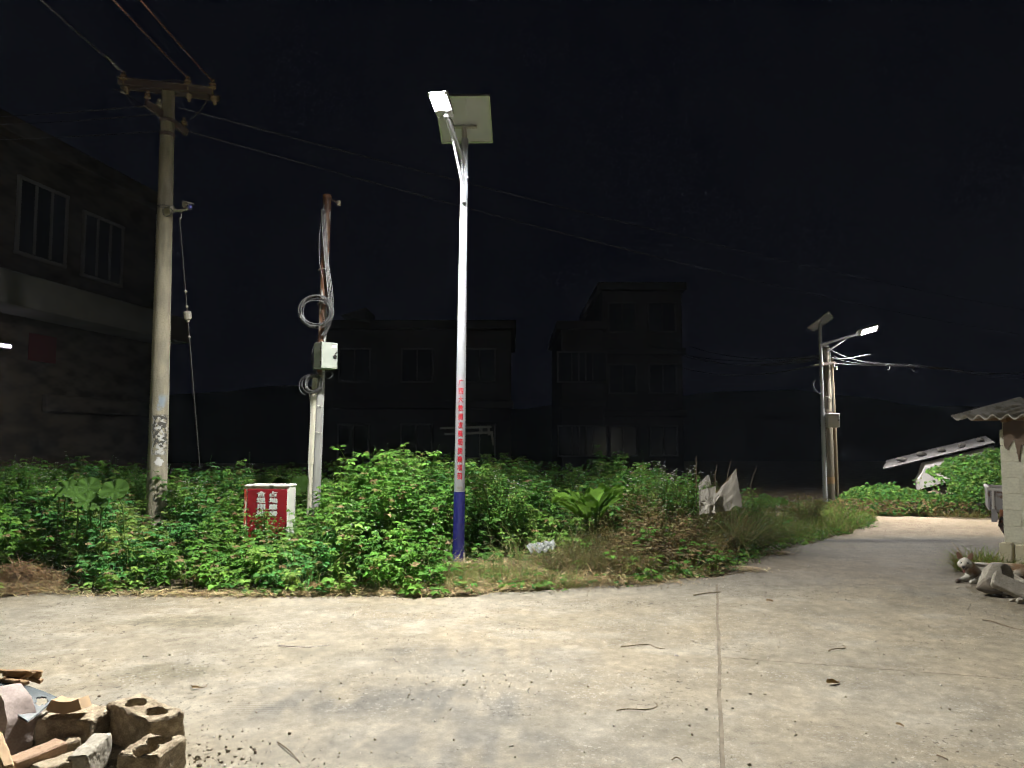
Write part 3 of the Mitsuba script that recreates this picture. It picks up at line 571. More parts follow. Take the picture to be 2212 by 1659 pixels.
# ---------------------------------------------------------------- the concrete utility pole on the left
UP = thing('utility_pole', 'thick grey concrete utility pole with a crossarm on top and peeling painted patches low down', 'utility pole')
UB, UT = at(336, 1150, 11.6), at(364, 196, 11.6)
UB = UB + (UB - UT) * ((UB[2] + 0.15) / (UT[2] - UB[2]))
zs = np.linspace(0, 1, 10)
part(UP, 'shaft', tube([UB + (UT - UB) * t for t in zs], [0.152 - 0.056 * t for t in zs], 32), 'm_polecrete', 40)
on_up = lambda z: UB + (UT - UB) * ((z - UB[2]) / (UT[2] - UB[2]))
c = at(343, 1131, 11.45); part(UP, 'hole', tube([[c[0], c[1] - 0.03, c[2]], [c[0], c[1] + 0.05, c[2]]], 0.022, 12), 'm_black', label='small dark bolt hole near the ground')
yA = 11.6
for k, (a, b, dy) in enumerate((((256, 176), (458, 198), -0.13), ((262, 186), (474, 213), 0.13))):
    part(UP, 'crossarm', bar(at(*a, yA + dy), at(*b, yA + dy), 0.06, 0.085), 'm_angle')
    part(UP, 'crossarm_flange', bar(at(*a, yA + dy) + [0, 0.03 * np.sign(dy), 0.045], at(*b, yA + dy) + [0, 0.03 * np.sign(dy), 0.045], 0.09, 0.008), 'm_angle')


def insulator(parent, p, d=(0, 0, 1), s=1.0, m='m_ceramic'):
    prof = [(0.0, 0.13), (0.028, 0.125), (0.035, 0.105), (0.024, 0.095), (0.03, 0.08), (0.052, 0.06), (0.055, 0.045), (0.035, 0.04), (0.04, 0.02), (0.06, 0.0), (0.055, -0.012), (0.012, -0.012), (0.012, -0.09), (0, -0.09)]
    g = lathe([(r * s, z * s) for r, z in prof], 18)
    ez = norm(d); ex = norm(np.cross([0, 1, 0.001], ez)); ey = np.cross(ez, ex)
    return part(parent, 'insulator', frame_move(g, p, ex, ey, ez), m, 40)


TOPS = [at(268, 172, 11.45), at(407, 183, 11.45), at(460, 190, 11.45)]
for p in TOPS:
    insulator(UP, p + [0, -0.02, 0.0], s=1.0)
insulator(UP, at(273, 190, 11.5), (0.2, 0, -1), 0.8); insulator(UP, at(408, 206, 11.5), (0.1, 0, -1), 0.8); insulator(UP, at(462, 211, 11.5), (0.2, 0, -1), 0.9)
# second, oblique crossarm below it
o0, o1 = at(314, 222, 11.25), at(404, 287, 11.95)
part(UP, 'lower_crossarm', bar(o0, o1, 0.06, 0.11), 'm_angle')
for t in (0.06, 0.32, 0.50, 0.93):
    insulator(UP, o0 + (o1 - o0) * t + [0, -0.02, 0.1], s=0.85, m='m_ceramicw' if t == 0.32 else 'm_ceramic')
for v in (262, 292):
    z = at(362, v, 11.6)[2]
    q = on_up(z)
    part(UP, 'clamp_band', move(lathe([(0.102, -0.03), (0.114, -0.03), (0.114, 0.03), (0.102, 0.03)], 28), q), 'm_angle', 40)
    part(UP, 'clamp_bolt', bar(q + [-0.03, -0.12, 0], q + [0.07, -0.12, 0], 0.03, 0.035), 'm_angle')
part(UP, 'brace', tube(sag(at(455, 203, 11.5), at(412, 258, 11.6), 0.05, 8), 0.006, 6), 'm_wire')
part(UP, 'jumper_wire', tube(spline([at(318, 190, 11.5), at(345, 176, 11.4), at(380, 173, 11.4), at(407, 180, 11.4)]), 0.006, 6), 'm_wire')

# overhead conductors
wires = [('conductor running from the left end of the crossarm out overhead', TOPS[0]), ('conductor running from the middle of the crossarm out overhead', TOPS[1]), ('conductor running from the right end of the crossarm out overhead', TOPS[2])]
for (lb, p), m in zip(wires, ('m_wire', 'm_rust', 'm_rust')):
    a = p + [0, -0.03, 0.09]
    solo('power_line', tube(sag(a, a + [0.12, -34, 0.25], 0.35, 60), 0.010, 6), m, 'thin ' + lb, 'power line', smooth=40)
kn = thing('strain_clamp', 'pale metal strain clamp on the conductor by the left end of the crossarm', 'clamp')
k0 = TOPS[0] + [0.0, -0.03, 0.09]
part(kn, 'body', tube([k0 + [0, -0.12, 0.0], k0 + [0, -0.16, 0.0], k0 + [0, -0.5, 0.005], k0 + [0, -0.55, 0.005]], [0.014, 0.024, 0.022, 0.012], 10), 'm_alu', 40)
for (a, b, d, lb) in ((at(318, 228, 11.2), at(-500, 252, 13), 0.12, 'wire running left from the upper end of the oblique crossarm'),
                      (at(338, 246, 11.4), at(-500, 244, 14), 0.2, 'wire running left from the middle of the oblique crossarm'),
                      (at(350, 283, 11.6), at(-500, 300, 14), 0.1, 'wire running left from the pole below the oblique crossarm'),
                      (at(385, 232, 11.6), at(2350, 690, 34), 0.35, 'long wire crossing the sky to the right, the upper of two'),
                      (at(404, 283, 11.9), at(2350, 742, 33), 0.45, 'long wire crossing the sky to the right, the lower of two')):
    solo('power_line', tube(sag(a, b, d, 60), 0.0045, 6), 'm_wire', 'thin ' + lb, 'power line', smooth=40)
tw = thing('service_drop', 'slack wire curling down on the left of the oblique crossarm', 'wire')
part(tw, 'wire', tube(spline([at(245, 192, 11.3), at(272, 202, 11.3), at(300, 222, 11.3), at(330, 232, 11.2)]), 0.006, 6), 'm_wire', 40)
part(tw, 'tail', tube(spline([at(272, 204, 11.3), at(288, 224, 11.3), at(302, 231, 11.3), at(316, 226, 11.25)]), 0.006, 6), 'm_wire', 40)
part(tw, 'connector', tube([at(262, 198, 11.3), at(272, 203, 11.3)], 0.016, 8), 'm_ceramicw', 40)

# stay wire
sw = thing('stay_wire', 'thin stay wire with insulators slanting down behind the concrete pole', 'stay wire')
s0, s1 = at(388, 470, 11.9), at(432, 1010, 12.9)
part(sw, 'wire', tube([s0, s1], 0.008, 6), 'm_wire', 40)
for v, s in ((623, 0.045), (655, 0.04), (686, 0.045), (720, 0.04)):
    t = (v - 470) / 540
    part(sw, 'insulator', move(trimesh.creation.icosphere(subdivisions=2, radius=s * 0.6), s0 + (s1 - s0) * t), 'm_ceramicw', True)
t0, t1 = s0 + (s1 - s0) * 0.36, s0 + (s1 - s0) * 0.395
part(sw, 'strain_insulator', tube([t0, t0 * .9 + t1 * .1, t0 * .1 + t1 * .9, t1], [0.04, 0.06, 0.06, 0.04], 10), 'm_ceramicw', 30)

# security camera on the pole
cam = thing('security_camera', 'small white bullet security camera on a bracket fixed to the concrete pole', 'security camera')
y0 = 11.45
cb = [at(372, 452, y0), at(386, 455, y0 - 0.05), at(404, 452, y0 - 0.12)]
part(cam, 'bracket', tube([cb[0], cb[1], cb[2]], [0.022, 0.022, 0.02], 10), 'm_camwhite', 40)
part(cam, 'base', tube([at(370, 452, y0), at(375, 452.5, y0)], 0.055, 14), 'm_camwhite', 40)
bd = norm(at(425, 451, y0 - 0.3) - at(397, 441, y0))
b0 = at(400, 443, y0 - 0.02)
exx = bd; eyy = norm(np.cross([0, 0, 1], exx)); ezz = np.cross(exx, eyy)
part(cam, 'body', frame_move(cbox(0.20, 0.085, 0.085, 0.016), b0 + bd * 0.07, exx, eyy, ezz), 'm_camwhite')
part(cam, 'sunshield', frame_move(cbox(0.23, 0.10, 0.012, 0.004), b0 + bd * 0.08 + ezz * 0.055, exx, eyy, ezz), 'm_camwhite')
part(cam, 'lens', tube([b0 + bd * 0.165, b0 + bd * 0.18], 0.042, 18), 'm_lens', 40)
part(cam, 'infrared_led', move(trimesh.creation.icosphere(subdivisions=1, radius=0.010), b0 + bd * 0.185 + eyy * 0.005), 'm_lens', emitter={'type': 'area', 'radiance': rgb([0.25, 0.3, 1.2])})
part(cam, 'cable', tube(spline([at(388, 456, y0), at(392, 466, y0), at(389, 474, y0)]), 0.009, 6), 'm_camwhite', 40)
part(cam, 'cable_loop', tube(spline([at(358, 447, 11.4), at(352, 455, 11.4), at(358, 467, 11.4), at(368, 464, 11.4), at(372, 454, 11.4), at(364, 449, 11.4), at(340, 445, 11.42)]), 0.006, 6), 'm_cable', 40)
band = on_up(at(360, 448, 11.6)[2])
part(cam, 'strap', move(lathe([(0.116, -0.008), (0.121, -0.008), (0.121, 0.008), (0.116, 0.008)], 28), band), 'm_cable', 40)

# ---------------------------------------------------------------- the rusty steel pole with cable coils
RP = thing('steel_pole', 'rusty thin steel pole with a white plastic pipe strapped to it, leaning slightly', 'pole')
YR = 11.5
RB, RT = at(681, 1115, YR), at(707, 424, YR)
rp = lambda v: RB + (RT - RB) * ((at(700, v, YR)[2] - RB[2]) / (RT[2] - RB[2]))
RB = rp(1180)
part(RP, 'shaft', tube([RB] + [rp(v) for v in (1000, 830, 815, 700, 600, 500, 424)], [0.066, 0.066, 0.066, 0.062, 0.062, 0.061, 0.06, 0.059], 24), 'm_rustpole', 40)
part(RP, 'cap', move(lathe([(0, 0.03), (0.05, 0.028), (0.064, 0.015), (0.064, -0.03)]), rp(424)), 'm_rust', 30)
part(RP, 'top_bolt', bar(rp(428) + [0, -0.02, 0.01], rp(436) + [0.17, 0.0, -0.02], 0.02, 0.02), 'm_angle')
part(RP, 'insulator', move(lathe([(0, 0.04), (0.03, 0.035), (0.02, 0), (0.03, -0.035), (0, -0.04)]), rp(436) + [0.18, 0, -0.02]), 'm_ceramicw', 40)
part(RP, 'pipe', tube([at(664, 1170, YR - .1), at(668, 1090, YR - 0.1), at(671, 1000, YR - 0.1)], 0.036, 14), 'm_pvc', 40)
part(RP, 'pipe', tube([at(671, 1001, YR - 0.1), at(680, 815, YR - 0.1)], 0.040, 14), 'm_pvc', 40)
part(RP, 'pipe_joint', tube([at(671, 1002, YR - .1), at(671.8, 990, YR - .1)], 0.043, 14), 'm_pvc', 40)
for v, n in ((934, 'wire_tie'), (877, 'wire_tie'), (812, 'wire_tie'), (584, 'wire_tie'), (657, 'wire_tie')):
    q = rp(v)
    part(RP, n, tube([q + [0.09 * math.cos(a) - (0.035 if v > 800 else 0), 0.085 * math.sin(a) - 0.02, 0.01 * math.sin(3 * a)] for a in np.linspace(0, 2 * math.pi, 22)], 0.007, 6), 'm_tie', 40)
for k in range(4):
    dx = (k - 1.5) * 0.017
    part(RP, 'cable', tube(spline([at(698, 452, YR - 0.1) + [dx, 0, 0], at(702, 520, YR - 0.1) + [dx, 0, 0], at(706, 570, YR - .1) + [dx, 0, 0], at(714, 640, YR - .12) + [dx * 1.4, 0.0, 0], at(712, 692, YR - .12) + [dx, 0, 0], at(698, 725, YR - .1) + [dx, 0, 0]], 50), 0.009, 6), 'm_cable' if k % 2 else 'm_cablegrey', 40)
part(RP, 'cable', tube(spline([at(700, 440, YR - .08), at(691, 500, YR - .08), at(690, 560, YR - .09), at(697, 600, YR - 0.09)], 40), 0.006, 6), 'm_cablegrey', 40)
part(RP, 'cable', tube(spline([at(684, 740, YR - 0.05), at(673, 765, YR - 0.1), at(676, 795, YR - 0.12), at(684, 812, YR - .12)], 30), 0.006, 6), 'm_cable', 40)
part(RP, 'cord', tube(spline([at(669, 850, YR - .15), at(671, 900, YR - .15), at(668, 960, YR - .15), at(668, 1040, YR - 0.15)], 30), 0.006, 6), 'm_tie', 40)


def coil(parent, c, r, turns, seed, rw, spread):
    g = np.random.default_rng(seed)
    for k in range(turns):
        rr = r * (1 + g.uniform(-spread, spread)); off = g.normal(size=3) * 0.014
        e = g.uniform(0.9, 1.02); tilt = g.uniform(-0.15, 0.15); ph = g.uniform(0, 6.28)
        a = np.linspace(0, 2 * math.pi * g.uniform(0.9, 1.0), 56) + ph
        p = np.stack([rr * np.cos(a), -0.03 + 0.03 * np.sin(a + tilt * 9), rr * e * np.sin(a)], 1)
        wob = meshkit.fbm(np.c_[np.cos(a), np.sin(a), a * 0 + k], 2, seed) - 0.5
        part(parent, 'turn', tube(c + off + p * (1 + 0.10 * wob[:, None]), rw, 6), ('m_cable', 'm_cablegrey', 'm_cable')[k % 3], 40)


cc = thing('cable_coil', 'large coil of dark cable hanging in a ring on the rusty pole', 'cable coil')
coil(cc, at(683, 673, YR - 0.16), 0.228, 13, 4, 0.0075, 0.10)
cc2 = thing('cable_coil', 'small tangled cable coil below the grey green box', 'cable coil')
coil(cc2, at(676, 830, YR - 0.17), 0.145, 9, 8, 0.006, 0.22)
part(cc2, 'tail', tube(spline([at(690, 806, YR - .2), at(705, 803, YR - .2), at(714, 797, YR - .2)]), 0.006, 6), 'm_cablegrey', 40)
part(cc2, 'tail', tube(spline([at(702, 812, YR - .2), at(712, 817, YR - .2), at(718, 810, YR - .2), at(716, 803, YR - 0.2)]), 0.006, 6), 'm_cablegrey', 40)

jb = thing('junction_box', 'pale grey green metal junction box with a black lock hung on the rusty pole', 'junction box')
bc = at(704, 769, YR - 0.26)
ya = math.radians(45)
BX = (0.26, 0.21, 0.39)
exx, eyy = np.array([math.cos(ya), math.sin(ya), 0]), np.array([-math.sin(ya), math.cos(ya), 0])
B = lambda x, y, z: bc + exx * x + eyy * y + np.array([0, 0, z])
fm_ = lambda m, x, y, z: frame_move(m, B(x, y, z), exx, eyy, np.array([0, 0, 1.0]))
part(jb, 'body', fm_(cbox(*BX, 0.006), 0, 0.02, 0), 'm_box')
part(jb, 'door', fm_(cbox(BX[0] + .006, 0.018, BX[2] - .006, 0.006), 0, -0.096, 0), 'm_box')
for z in (0.10, -0.11):
    part(jb, 'hinge', fm_(cbox(0.02, 0.012, 0.04, 0.003), -BX[0] / 2 - 0.004, -0.082, z), 'm_black')
part(jb, 'lock', fm_(move(lathe([(0, 0.02), (0.022, 0.02), (0.03, 0.008), (0.03, 0)], 18), rx=math.pi / 2), 0.085, -0.106, -0.015), 'm_black', 30)
part(jb, 'lock_flap', fm_(move(cbox(0.05, 0.01, 0.018, 0.004), ry=-0.5), 0.105, -0.112, 0.045), 'm_black')
part(jb, 'label_plate', fm_(cbox(0.085, 0.003, 0.04, 0.001), 0.072, -0.1065, 0.135), 'm_whiteink')
part(jb, 'mounting_strap', fm_(cbox(0.05, 0.09, 0.05, 0.004), -0.02, 0.135, 0.08), 'm_angle')

# ---------------------------------------------------------------- the red painted stone marker
SG = thing('stone_marker', 'red painted stone slab with white characters standing in the weeds', 'sign')
YS = 10.5
c0 = at(574, 1150, YS); c0[2] = 0.0
W, D, H = 0.60, 0.30, 0.985
sy = math.radians(-4)
ex_, ey_ = np.array([math.cos(sy), math.sin(sy), 0]), np.array([-math.sin(sy), math.cos(sy), 0])
FX = lambda m, x, y, z: frame_move(m, c0 + ex_ * x + ey_ * y + np.array([0, 0, z]), ex_, ey_, np.array([0, 0, 1.0]))
part(SG, 'slab', FX(rough(man(cbox(W, D, H - 0.02, 0.012)), 0.05, 0.006, 0.1, 3), 0, D / 2, H / 2 - 0.01), 'm_signwhite', 30)
part(SG, 'coping', FX(rough(man(cbox(W + 0.025, D + 0.03, 0.032, 0.012)), 0.04, 0.006, 0.08, 5), 0, D / 2, H - 0.01), 'm_signwhite', 30, label='rounded whitewashed top edge')
part(SG, 'face', FX(rough(man(cbox(W - 0.05, 0.012, H - 0.05, 0.004)), 0.04, 0.003, 0.1, 7), 0.012, -0.008, H / 2 - 0.025), 'm_signred', 30, label='red painted front')
part(SG, 'worn_edge', FX(rough(man(cbox(0.035, 0.016, H - 0.06, 0.006)), 0.03, 0.008, 0.05, 9), -W / 2 + 0.006, -0.008, H / 2 - 0.02), 'm_signedge', 30, label='chipped left edge with paint flaking off')
for col, xx in (('合理用地', -0.075), ('占地建房', 0.095)):
    for r, ch in enumerate(col):
        g = glyph('b' + ch, 0.125, 0.078, 0.003)
        g = move(g, rx=math.pi / 2)
        part(SG, 'lettering', FX(g, xx + 0.008, -0.0175, H - 0.115 - r * 0.0865), 'm_whiteink')

# ---------------------------------------------------------------- far street lamp and its neighbours
YF = 17.6
L2 = thing('solar_street_lamp', 'distant lit solar street lamp with a tilted panel beside the grey pole', 'street lamp')
p0, p1 = at(1783, 1092, YF - .1), at(1771, 697, YF - .1)
part(L2, 'pole', tube([p0 + (p1 - p0) * t for t in np.linspace(0, 1, 8)], np.linspace(0.052, 0.036, 8), 18), 'm_white', 40)
a0, a1 = at(1771, 745, YF - .15), at(1852, 722, YF - .2)
part(L2, 'arm', tube([a0, a0 * .5 + a1 * .5, a1], [0.034, 0.032, 0.03], 12), 'm_white', 40)
part(L2, 'strut', tube([at(1786, 760, YF - .2), at(1826, 733, YF - .2)], 0.02, 8), 'm_white', 40)
part(L2, 'clamp', bar(at(1768, 747, YF - .1), at(1790, 747, YF - .1), 0.05, 0.05), 'm_alu')
c2 = at(1878, 714, YF - .25)
ax2 = norm(np.array([1.0, -0.2, 0.28]))
nz2 = -np.cross(ax2, norm(np.cross([0, 0, 1.0], ax2))); nz2 = norm(nz2 + 0.42 * np.cross(ax2, nz2) * np.sign(np.cross(ax2, nz2)[1]) * -1); ey2 = np.cross(nz2, ax2)
head(L2, c2, ax2, ey2, nz2, 0.24, 0.34, LAMP_FAR, 1.3)
q = [at(1744, 708, YF - 0.42), at(1789, 672, YF + .05), at(1801, 687, YF + 0.3), at(1759, 716, YF - 0.17)]
panel(L2, q[0], q[1], q[2], q[3], False)
part(L2, 'panel_mount', tube([p1 - [0, 0, .05], at(1773, 690, YF - .05)], 0.03, 10), 'm_alu', 40)

P2 = thing('utility_pole', 'grey concrete utility pole with a bundle of cables, beside the distant lit street lamp', 'utility pole')
b0, b1 = at(1793, 1112, YF), at(1784, 752, YF)
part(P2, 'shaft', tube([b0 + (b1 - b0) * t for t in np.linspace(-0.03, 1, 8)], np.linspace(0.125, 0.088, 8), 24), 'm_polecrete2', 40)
part(P2, 'crossarm', bar(at(1776, 787, YF - .12), at(1806, 784, YF - .12), 0.05, 0.06), 'm_angle')
for u, v in ((1801, 789), (1806, 795), (1776, 786)):
    part(P2, 'insulator', move(lathe([(0, .05), (.035, .04), (.025, 0), (.035, -.04), (0, -.05)], 12), at(u, v, YF - .14)), 'm_ceramicw', 40)
part(P2, 'clamp_band', move(lathe([(.108, -.03), (.118, -.03), (.118, .03), (.108, .03)], 20), at(1788, 893, YF)), 'm_angle', 40)
part(P2, 'cable', tube(spline([at(1792, 760, YF - .13), at(1797, 830, YF - .14), at(1800, 890, YF - .14)], 20), 0.014, 6), 'm_cablegrey', 40)
part(P2, 'tie', tube(spline([at(1783, 858, YF - .13), at(1789, 857, YF - .15), at(1795, 864, YF - .14), at(1790, 866, YF - .14)], 20), 0.008, 5), 'm_tie', 40)
part(P2, 'painted_band', tube([b0 + (b1 - b0) * t for t in (0.185, 0.225)], [0.1195, 0.118], 24, caps=False), 'm_wood', 40, label='ochre stain low on the pole')
PR = thing('prop_pole', 'thin brown timber prop standing close against the grey concrete pole', 'pole')
part(PR, 'shaft', tube([at(1809, 1108, YF + .1), at(1803, 930, YF + .05), at(1796, 775, YF)], [0.05, 0.045, 0.035], 14), 'm_bark', 40)
MB = thing('meter_box', 'square grey metal box fixed to the distant concrete pole', 'junction box')
mc = at(1798, 908, YF - .22)
part(MB, 'body', move(cbox(0.27, 0.16, 0.32, 0.01), mc), 'm_boxgrey')
part(MB, 'door', move(cbox(0.25, 0.012, 0.30, 0.004), mc + [0, -0.087, 0]), 'm_boxgrey')
part(MB, 'lock', move(cbox(0.02, 0.015, 0.03, 0.004), mc + [0.10, -0.095, 0.0]), 'm_black')

cb = thing('cable_bundle', 'bundle of thin overhead cables running right from the distant pole', 'cable')
ends = [(2240, 806, 24), (2240, 800, 24), (2240, 797, 24.5), (2300, 812, 25), (2260, 803, 24)]
sts = [(1788, 752), (1797, 757), (1797, 772), (1790, 785), (1803, 784)]
rg = np.random.default_rng(5)
for k, (s, e) in enumerate(zip(sts, ends)):
    s_, e_ = at(*s, YF - .13), at(*e)
    mid = [at(1845 + rg.uniform(-10, 10), 783 + (s[1] - 770) * .3, YF + .3), at(1930, 786 + k * 1.2, YF + 1.0), at(2010, 792 + k * 1.0, YF + 2)]
    part(cb, 'cable', tube(spline([s_, *mid, e_], 60), 0.009, 6), 'm_cable' if k != 2 else 'm_cablegrey', 40)
for u, v in ((1920, 789), (1895, 787), (1965, 791)):
    part(cb, 'splice', tube([at(u - 7, v, YF + .8), at(u, v - 3, YF + .8), at(u + 7, v - 1, YF + .85)], 0.018, 8), 'm_cablegrey', 40)
part(cb, 'loop', tube(spline([at(1880, 766, YF), at(1850, 771, YF), at(1815, 775, YF), at(1802, 768, YF - .1)], 30), 0.012, 6), 'm_cablegrey', 40)
part(cb, 'hanging_tail', tube(spline([at(1985, 783 + 5, YF + 1.5), at(1976, 792, YF + 1.5), at(1970, 798, YF + 1.5), at(1976, 802, YF + 1.5)], 20), 0.014, 6), 'm_cablegrey', 40)
part(cb, 'hanging_tail', tube(spline([at(1921, 790, YF + .8), at(1921, 797, YF + .8), at(1917, 799, YF + .8)], 12), 0.012, 6), 'm_cablegrey', 40)
cb2 = thing('cable_bundle', 'bundle of thin overhead cables running left from the distant pole', 'cable')
for k, (v0, v1, d) in enumerate(((770, 768, .3), (768, 770, .42), (775, 773, .36), (766, 760, .3))):
    part(cb2, 'cable', tube(sag(at(1776, v0, YF - .1), at(1400 + 20 * k, v1 - 24, YF + 9), d, 40), 0.012, 6), 'm_cablegrey', 40)
cb3 = thing('power_line', 'single cable hanging below the bundle on the left of the distant pole', 'power line')
part(cb3, 'cable', tube(sag(at(1764, 788, YF - .1), at(1400, 765, YF + 9), .45, 40), 0.013, 6), 'm_cablegrey', 40)
part(cb3, 'clamp', tube([at(1758, 789, YF - .1), at(1768, 787, YF - .1)], 0.022, 8), 'm_tie', 40)
lp = thing('slack_cable', 'drooping loop of slack cable left of the distant lamp pole', 'cable')
part(lp, 'cable', tube(spline([at(1762, 822, YF - .15), at(1757, 832, YF - .15), at(1761, 842, YF - .15), at(1768, 849, YF - .15), at(1776, 848, YF - .15)], 24), 0.011, 6), 'm_cablegrey', 40)

# ---------------------------------------------------------------- the hut at the right edge
HT = thing('masonry_hut', 'low rendered block hut with a corrugated roof at the right edge of the road', 'hut')
HC = at(2161, 950, 9.45); HC[2] = 0
fx = norm([0.62, -0.78, 0]); fo = np.array([fx[1], -fx[0], 0])      # along the visible front, and out of it
back = -fo
HZ = 1.86
HP = lambda s, t, z: HC + fx * s + back * t + np.array([0, 0, z])


def block(parent, name, s0, s1, z0, z1, d0, d1, m, seed, amp=0.006, label=None):
    g = cbox(s1 - s0, d1 - d0, z1 - z0, 0.012 if m == 'm_hutlow' else 0.004)
    g = rough(man(g), 0.07, amp, 0.12, seed)
    g = frame_move(g, HP((s0 + s1) / 2, (d0 + d1) / 2, (z0 + z1) / 2), fx, back, np.array([0, 0, 1.0]))
    return part(parent, name, g, m, 30, label=label)


wall = part(HT, 'front_wall', frame_move(cbox(3.0, 0.14, HZ, 0.01), HP(1.52, 0.077, HZ / 2), fx, back, np.array([0, 0, 1.0])), 'm_hut')
part(HT, 'side_wall', frame_move(cbox(0.16, 1.4, HZ, 0.01), HP(0.10, 0.9, HZ / 2), fx, back, np.array([0, 0, 1.0])), 'm_hut')
part(HT, 'back_wall', frame_move(cbox(3.0, 0.16, HZ + 0.5, 0.01), HP(1.5, 1.7, HZ / 2 + .25), fx, back, np.array([0, 0, 1.0])), 'm_hut')
rg = np.random.default_rng(12)
z, row = 0.36, 0
while z < HZ - 0.05:
    h = min(0.195, HZ - z - 0.01); s = -0.01
    while s < 1.5:
        w = 0.39 if not (row % 2 and s < 0) else 0.20
        broken = z > 1.42 and 0.06 < s + w / 2 < 0.6 and not (z < 1.6 and s < 0.05)
        if not broken:
            key = block(wall, 'block', s + .002, s + w - .001, z + .001, z + h - .001, 0.0 + rg.uniform(-.001, .001), 0.05, 'm_hut', int(rg.integers(999)), .003)
        s += w
    z += h; row += 1
# stone footing, uneven stones
for s0, s1, z0, z1, k in ((-.06, .10, .0, .37, 1), (.11, .30, .10, .36, 2), (.12, .42, -.04, .09, 3), (.31, .62, .11, .37, 4), (.43, .80, -.04, .10, 5), (.63, 1.0, .11, .36, 6), (.81, 1.3, -.04, .10, 7)):
    block(wall, 'stone', s0 + .008, s1 - .008, z0, z1 - .012, -0.05, 0.04, 'm_hutlow', k, 0.014)
rg = np.random.default_rng(31)
top_ = [(0.04 + .5 * t, HZ - .03) for t in (0, 1)]
low_ = [(0.54 - .5 * t, 1.50 + .10 * rg.normal() * (0.2 < t < 1) - .07 * (t > .55) + .10 * (t > .9)) for t in np.linspace(0, 1, 14)]
g = move(prism(Polygon(top_ + low_).buffer(0), 0.03), (0, 0.012, 0), rx=math.pi / 2)
g = rough(man(g), 0.03, 0.008, 0.06, 77)
part(HT, 'bare_patch', frame_move(g, HP(0, 0, 0), fx, back, np.array([0, 0, 1.0])), 'm_mud', 30, label='dark ragged patch of bare wall under the eave')
# corrugated roof
ns, nt = 160, 10
S, TT = np.meshgrid(np.linspace(-0.42, 2.6, ns), np.linspace(-0.32, 2.0, nt), indexing='ij')
zr = HZ + 0.05 + (TT + .1) * 0.13 + 0.028 * np.sin(S / 0.155 * 2 * math.pi) + 0.03 * (meshkit.fbm(np.stack([S, TT, S * 0], -1), 2, 4) - .5)
TT2 = TT + (0.05 * (meshkit.noise(np.stack([S * 5, S * 0, S * 0], -1), 7) - .5)) * (TT < -.2)
v = (HC + S.ravel()[:, None] * fx + TT2.ravel()[:, None] * back + zr.ravel()[:, None] * [0, 0, 1.0])
i, j = np.meshgrid(np.arange(ns - 1), np.arange(nt - 1), indexing='ij')
q = np.stack([i * nt + j, (i + 1) * nt + j, (i + 1) * nt + j + 1, i * nt + j + 1], -1).reshape(-1, 4)
f = np.vstack([q[:, [0, 1, 2]], q[:, [0, 2, 3]]])
N = len(v)
bd_ = np.r_[[k * nt for k in range(ns)], [(ns - 1) * nt + k for k in range(1, nt)], [k * nt + nt - 1 for k in range(ns - 2, -1, -1)], [k for k in range(nt - 2, 0, -1)]]
rim = np.array([[a, b, b + N] for a, b in zip(bd_, np.roll(bd_, -1))] + [[a, b + N, a + N] for a, b in zip(bd_, np.roll(bd_, -1))])
part(HT, 'roof', trimesh.Trimesh(np.vstack([v, v - [0, 0, 0.013]]), np.vstack([f, f[:, ::-1] + N, rim]), process=False), 'm_fibre', 40, label='corrugated fibre cement roof sheet')
part(HT, 'rafter', bar(HP(0.1, -0.18, HZ - .02), HP(0.1, 1.9, HZ + .22), 0.06, 0.06), 'm_wood')
part(HT, 'eave_purlin', bar(HP(-0.3, -0.06, HZ - .0), HP(2.4, -0.06, HZ - .0), 0.06, 0.05), 'm_wood')
RC = thing('hanging_cloth', 'dark red cloth hanging on the front wall of the hut at the right edge', 'cloth')
n = 24
A_, B_ = np.meshgrid(np.linspace(0, 1, n), np.linspace(0, 1, n), indexing='ij')
dep = -0.035 - 0.025 * np.sin(A_ * 14 + B_ * 3) * (0.3 + B_) - 0.01 * meshkit.noise(np.stack([A_ * 6, B_ * 6, A_], -1), 3)
zl = 1.72 - B_ * (0.92 + 0.22 * meshkit.noise(np.stack([A_ * 5, A_ * 0, A_ * 0], -1), 9))
ss = 0.36 + A_ * 0.34 + 0.02 * np.sin(B_ * 7)
v = HC + ss.ravel()[:, None] * fx + dep.ravel()[:, None] * back + zl.ravel()[:, None] * [0, 0, 1.0]
i, j = np.meshgrid(np.arange(n - 1), np.arange(n - 1), indexing='ij')
GQ = np.stack([i * n + j, (i + 1) * n + j, (i + 1) * n + j + 1, i * n + j + 1], -1).reshape(-1, 4)
put(RC, (v, GQ), 'm_redcloth', True)

# ---------------------------------------------------------------- trailer, dog, boulders
TR = thing('cargo_trailer', 'rear of a rusty grey cargo tricycle parked behind the hut', 'vehicle')
tc = at(2131, 950, 11.8); tc[2] = 0
tx = norm([0.86, -0.48, 0]); ty = np.array([-tx[1], tx[0], 0])
TP = lambda x, y, z: tc + tx * x + ty * y + np.array([0, 0, z])
tf = lambda m, x, y, z: frame_move(m, TP(x, y, z), tx, ty, np.array([0, 0, 1.0]))
for y in (0.0, 0.95):
    part(TR, 'side_panel', tf(cbox(1.7, 0.03, 0.27, 0.005), 0.87, y, 0.68), 'm_bed')
    part(TR, 'top_rail', tf(cbox(1.76, 0.05, 0.045, 0.008), 0.86, y - 0.005, 0.845), 'm_bedlight')
    for x in (0.05, 0.22, 0.6, 1.0):
        part(TR, 'stake', tf(cbox(0.035, 0.02, 0.30, 0.004), x, y - 0.026, 0.69), 'm_bedlight')
    part(TR, 'lower_rail', tf(cbox(1.7, 0.045, 0.04, 0.006), 0.87, y, 0.53), 'm_bed')
